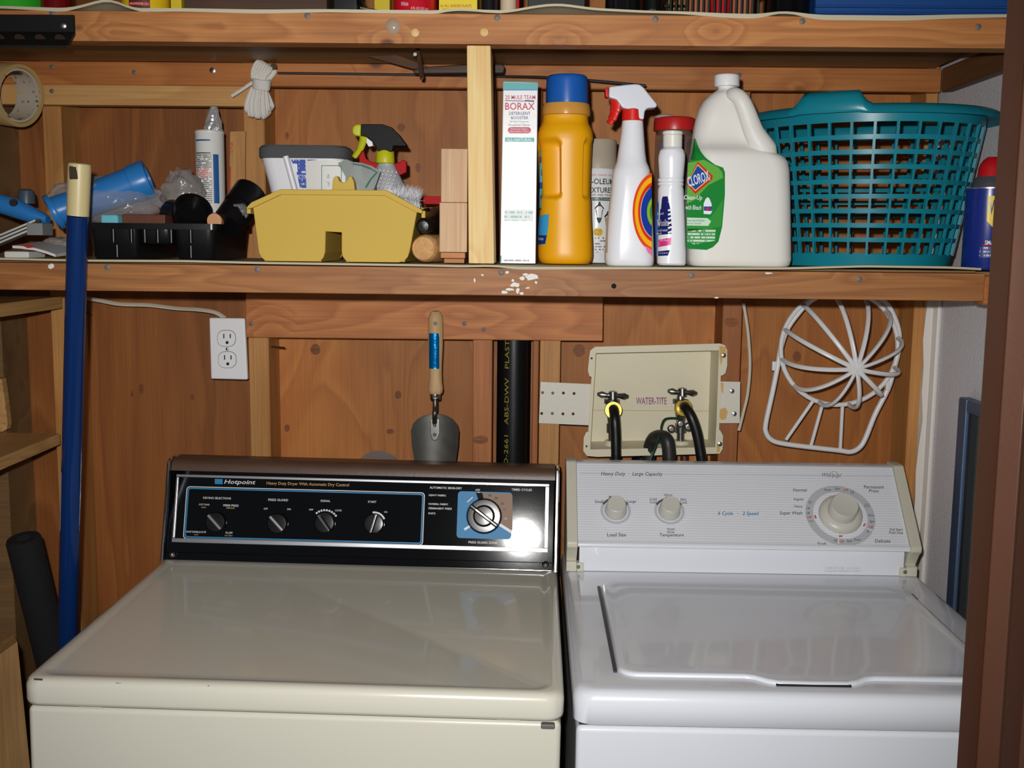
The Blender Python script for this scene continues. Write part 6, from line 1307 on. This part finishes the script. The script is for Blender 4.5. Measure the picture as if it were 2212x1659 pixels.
can('glass_bottle', 1345, 36, 1.71, .16, mat('dark_glass', (18, 20, 22), .08, spec=.8), 'dark glass bottle on the upper shelf above the white trigger bottle', 'bottle', BLACK)
T, f = can('dark_bottle', 1410, 21, 1.70, .15, mat('dark_bottle_plastic', (14, 14, 16), .25), 'slim black bottle with grey lettering beside the dark glass bottle', 'bottle', BLACK)
text('lettering', 'Cl', wrapfn(px2x(1410, 1.70, 10), 1.70, 21*sc(1.70)*1.02, .0006), (-.003, ZU+.008), .011, GRY, T, height=.008)
wk = thing('wire_basket', 'dark green wire basket holding terracotta and red oddments on the upper shelf', 'basket', (px2x(1540, 1.74, 10), 1.74, ZU))
WG = mat('wire_green', (30, 48, 42), .35, .5)
a, b = px2x(1448, 1.69, 10), px2x(1636, 1.69, 10)
for z in (.004, .04, .08):
    B().tube([V((x, y, ZU+z)) for x, y in ((a, 1.685), (b, 1.685), (b, 1.80), (a, 1.80))], .0022, 6, True).done('hoop_wire', WG, wk)
for i in range(17):
    x = a+(b-a)*i/16
    for y in (1.6832, 1.8015): B().tube([(x, y, ZU+.002), (x, y, ZU+.08)], .0018, 6).done('upright_wire', WG, wk)
TERR = mat('terracotta', (170, 96, 66), .8)
for i, (px, r_) in enumerate(((1510, .022), (1555, .02), (1600, .022))):
    tag(B().lathe((px2x(px, 1.74, 10), 1.74, 0), [(ZU+.0005, r_*.75), (ZU+.05, r_), (ZU+.05, r_*1.1), (ZU+.062, r_*1.1), (ZU+.062, r_*.95), (ZU+.02, r_*.6)], 24).done('flower_pot', TERR if i != 1 else RED, None, smooth=True), ('terracotta pot at the bottle end inside the green wire basket', 'small red pot in the middle of the green wire basket', 'terracotta pot at the blue crate end inside the green wire basket')[i], 'pot')
can('black_canister', 1700, 46, 1.72, .12, mat('canister_black', (12, 12, 13), .15, spec=.7), 'glossy black canister between the wire basket and the blue crate', 'canister', BLACK)
bc = thing('blue_crate', 'dark blue plastic crate with ribbed sides at the right end of the upper shelf', 'crate', (px2x(1965, 1.78, 10), 1.78, ZU))
BLC = mat('crate_blue', (26, 74, 140), .4); a, b = px2x(1762, 1.69, 10), .70
for nm, q in (('side_wall', (a, b, 1.69, 1.694, ZU+.003, ZU+.13)), ('side_wall', (a, b, 1.896, 1.90, ZU+.003, ZU+.13)), ('end_wall', (a, a+.004, 1.6945, 1.8955, ZU+.003, ZU+.13)), ('end_wall', (b-.004, b, 1.6945, 1.8955, ZU+.003, ZU+.13)), ('base', (a+.005, b-.005, 1.6945, 1.8955, ZU+.003, ZU+.006))): B().box(*q).done(nm, BLC, bc, bevel=.001, seg=1)
for z in (.0075, .0165, .03, .05): B().box(a-.001, b+.001, 1.684, 1.6895, ZU+z, ZU+z+.0035).done('rib', BLC, bc, bevel=.001, seg=1)
for i in range(7):
    x = a+(b-a)*(i+.5)/7; B().box(x-.02, x+.02, 1.686, 1.6898, ZU, ZU+.0065).done('foot_rib', BLC, bc, bevel=.001, seg=1)
bake_texts()
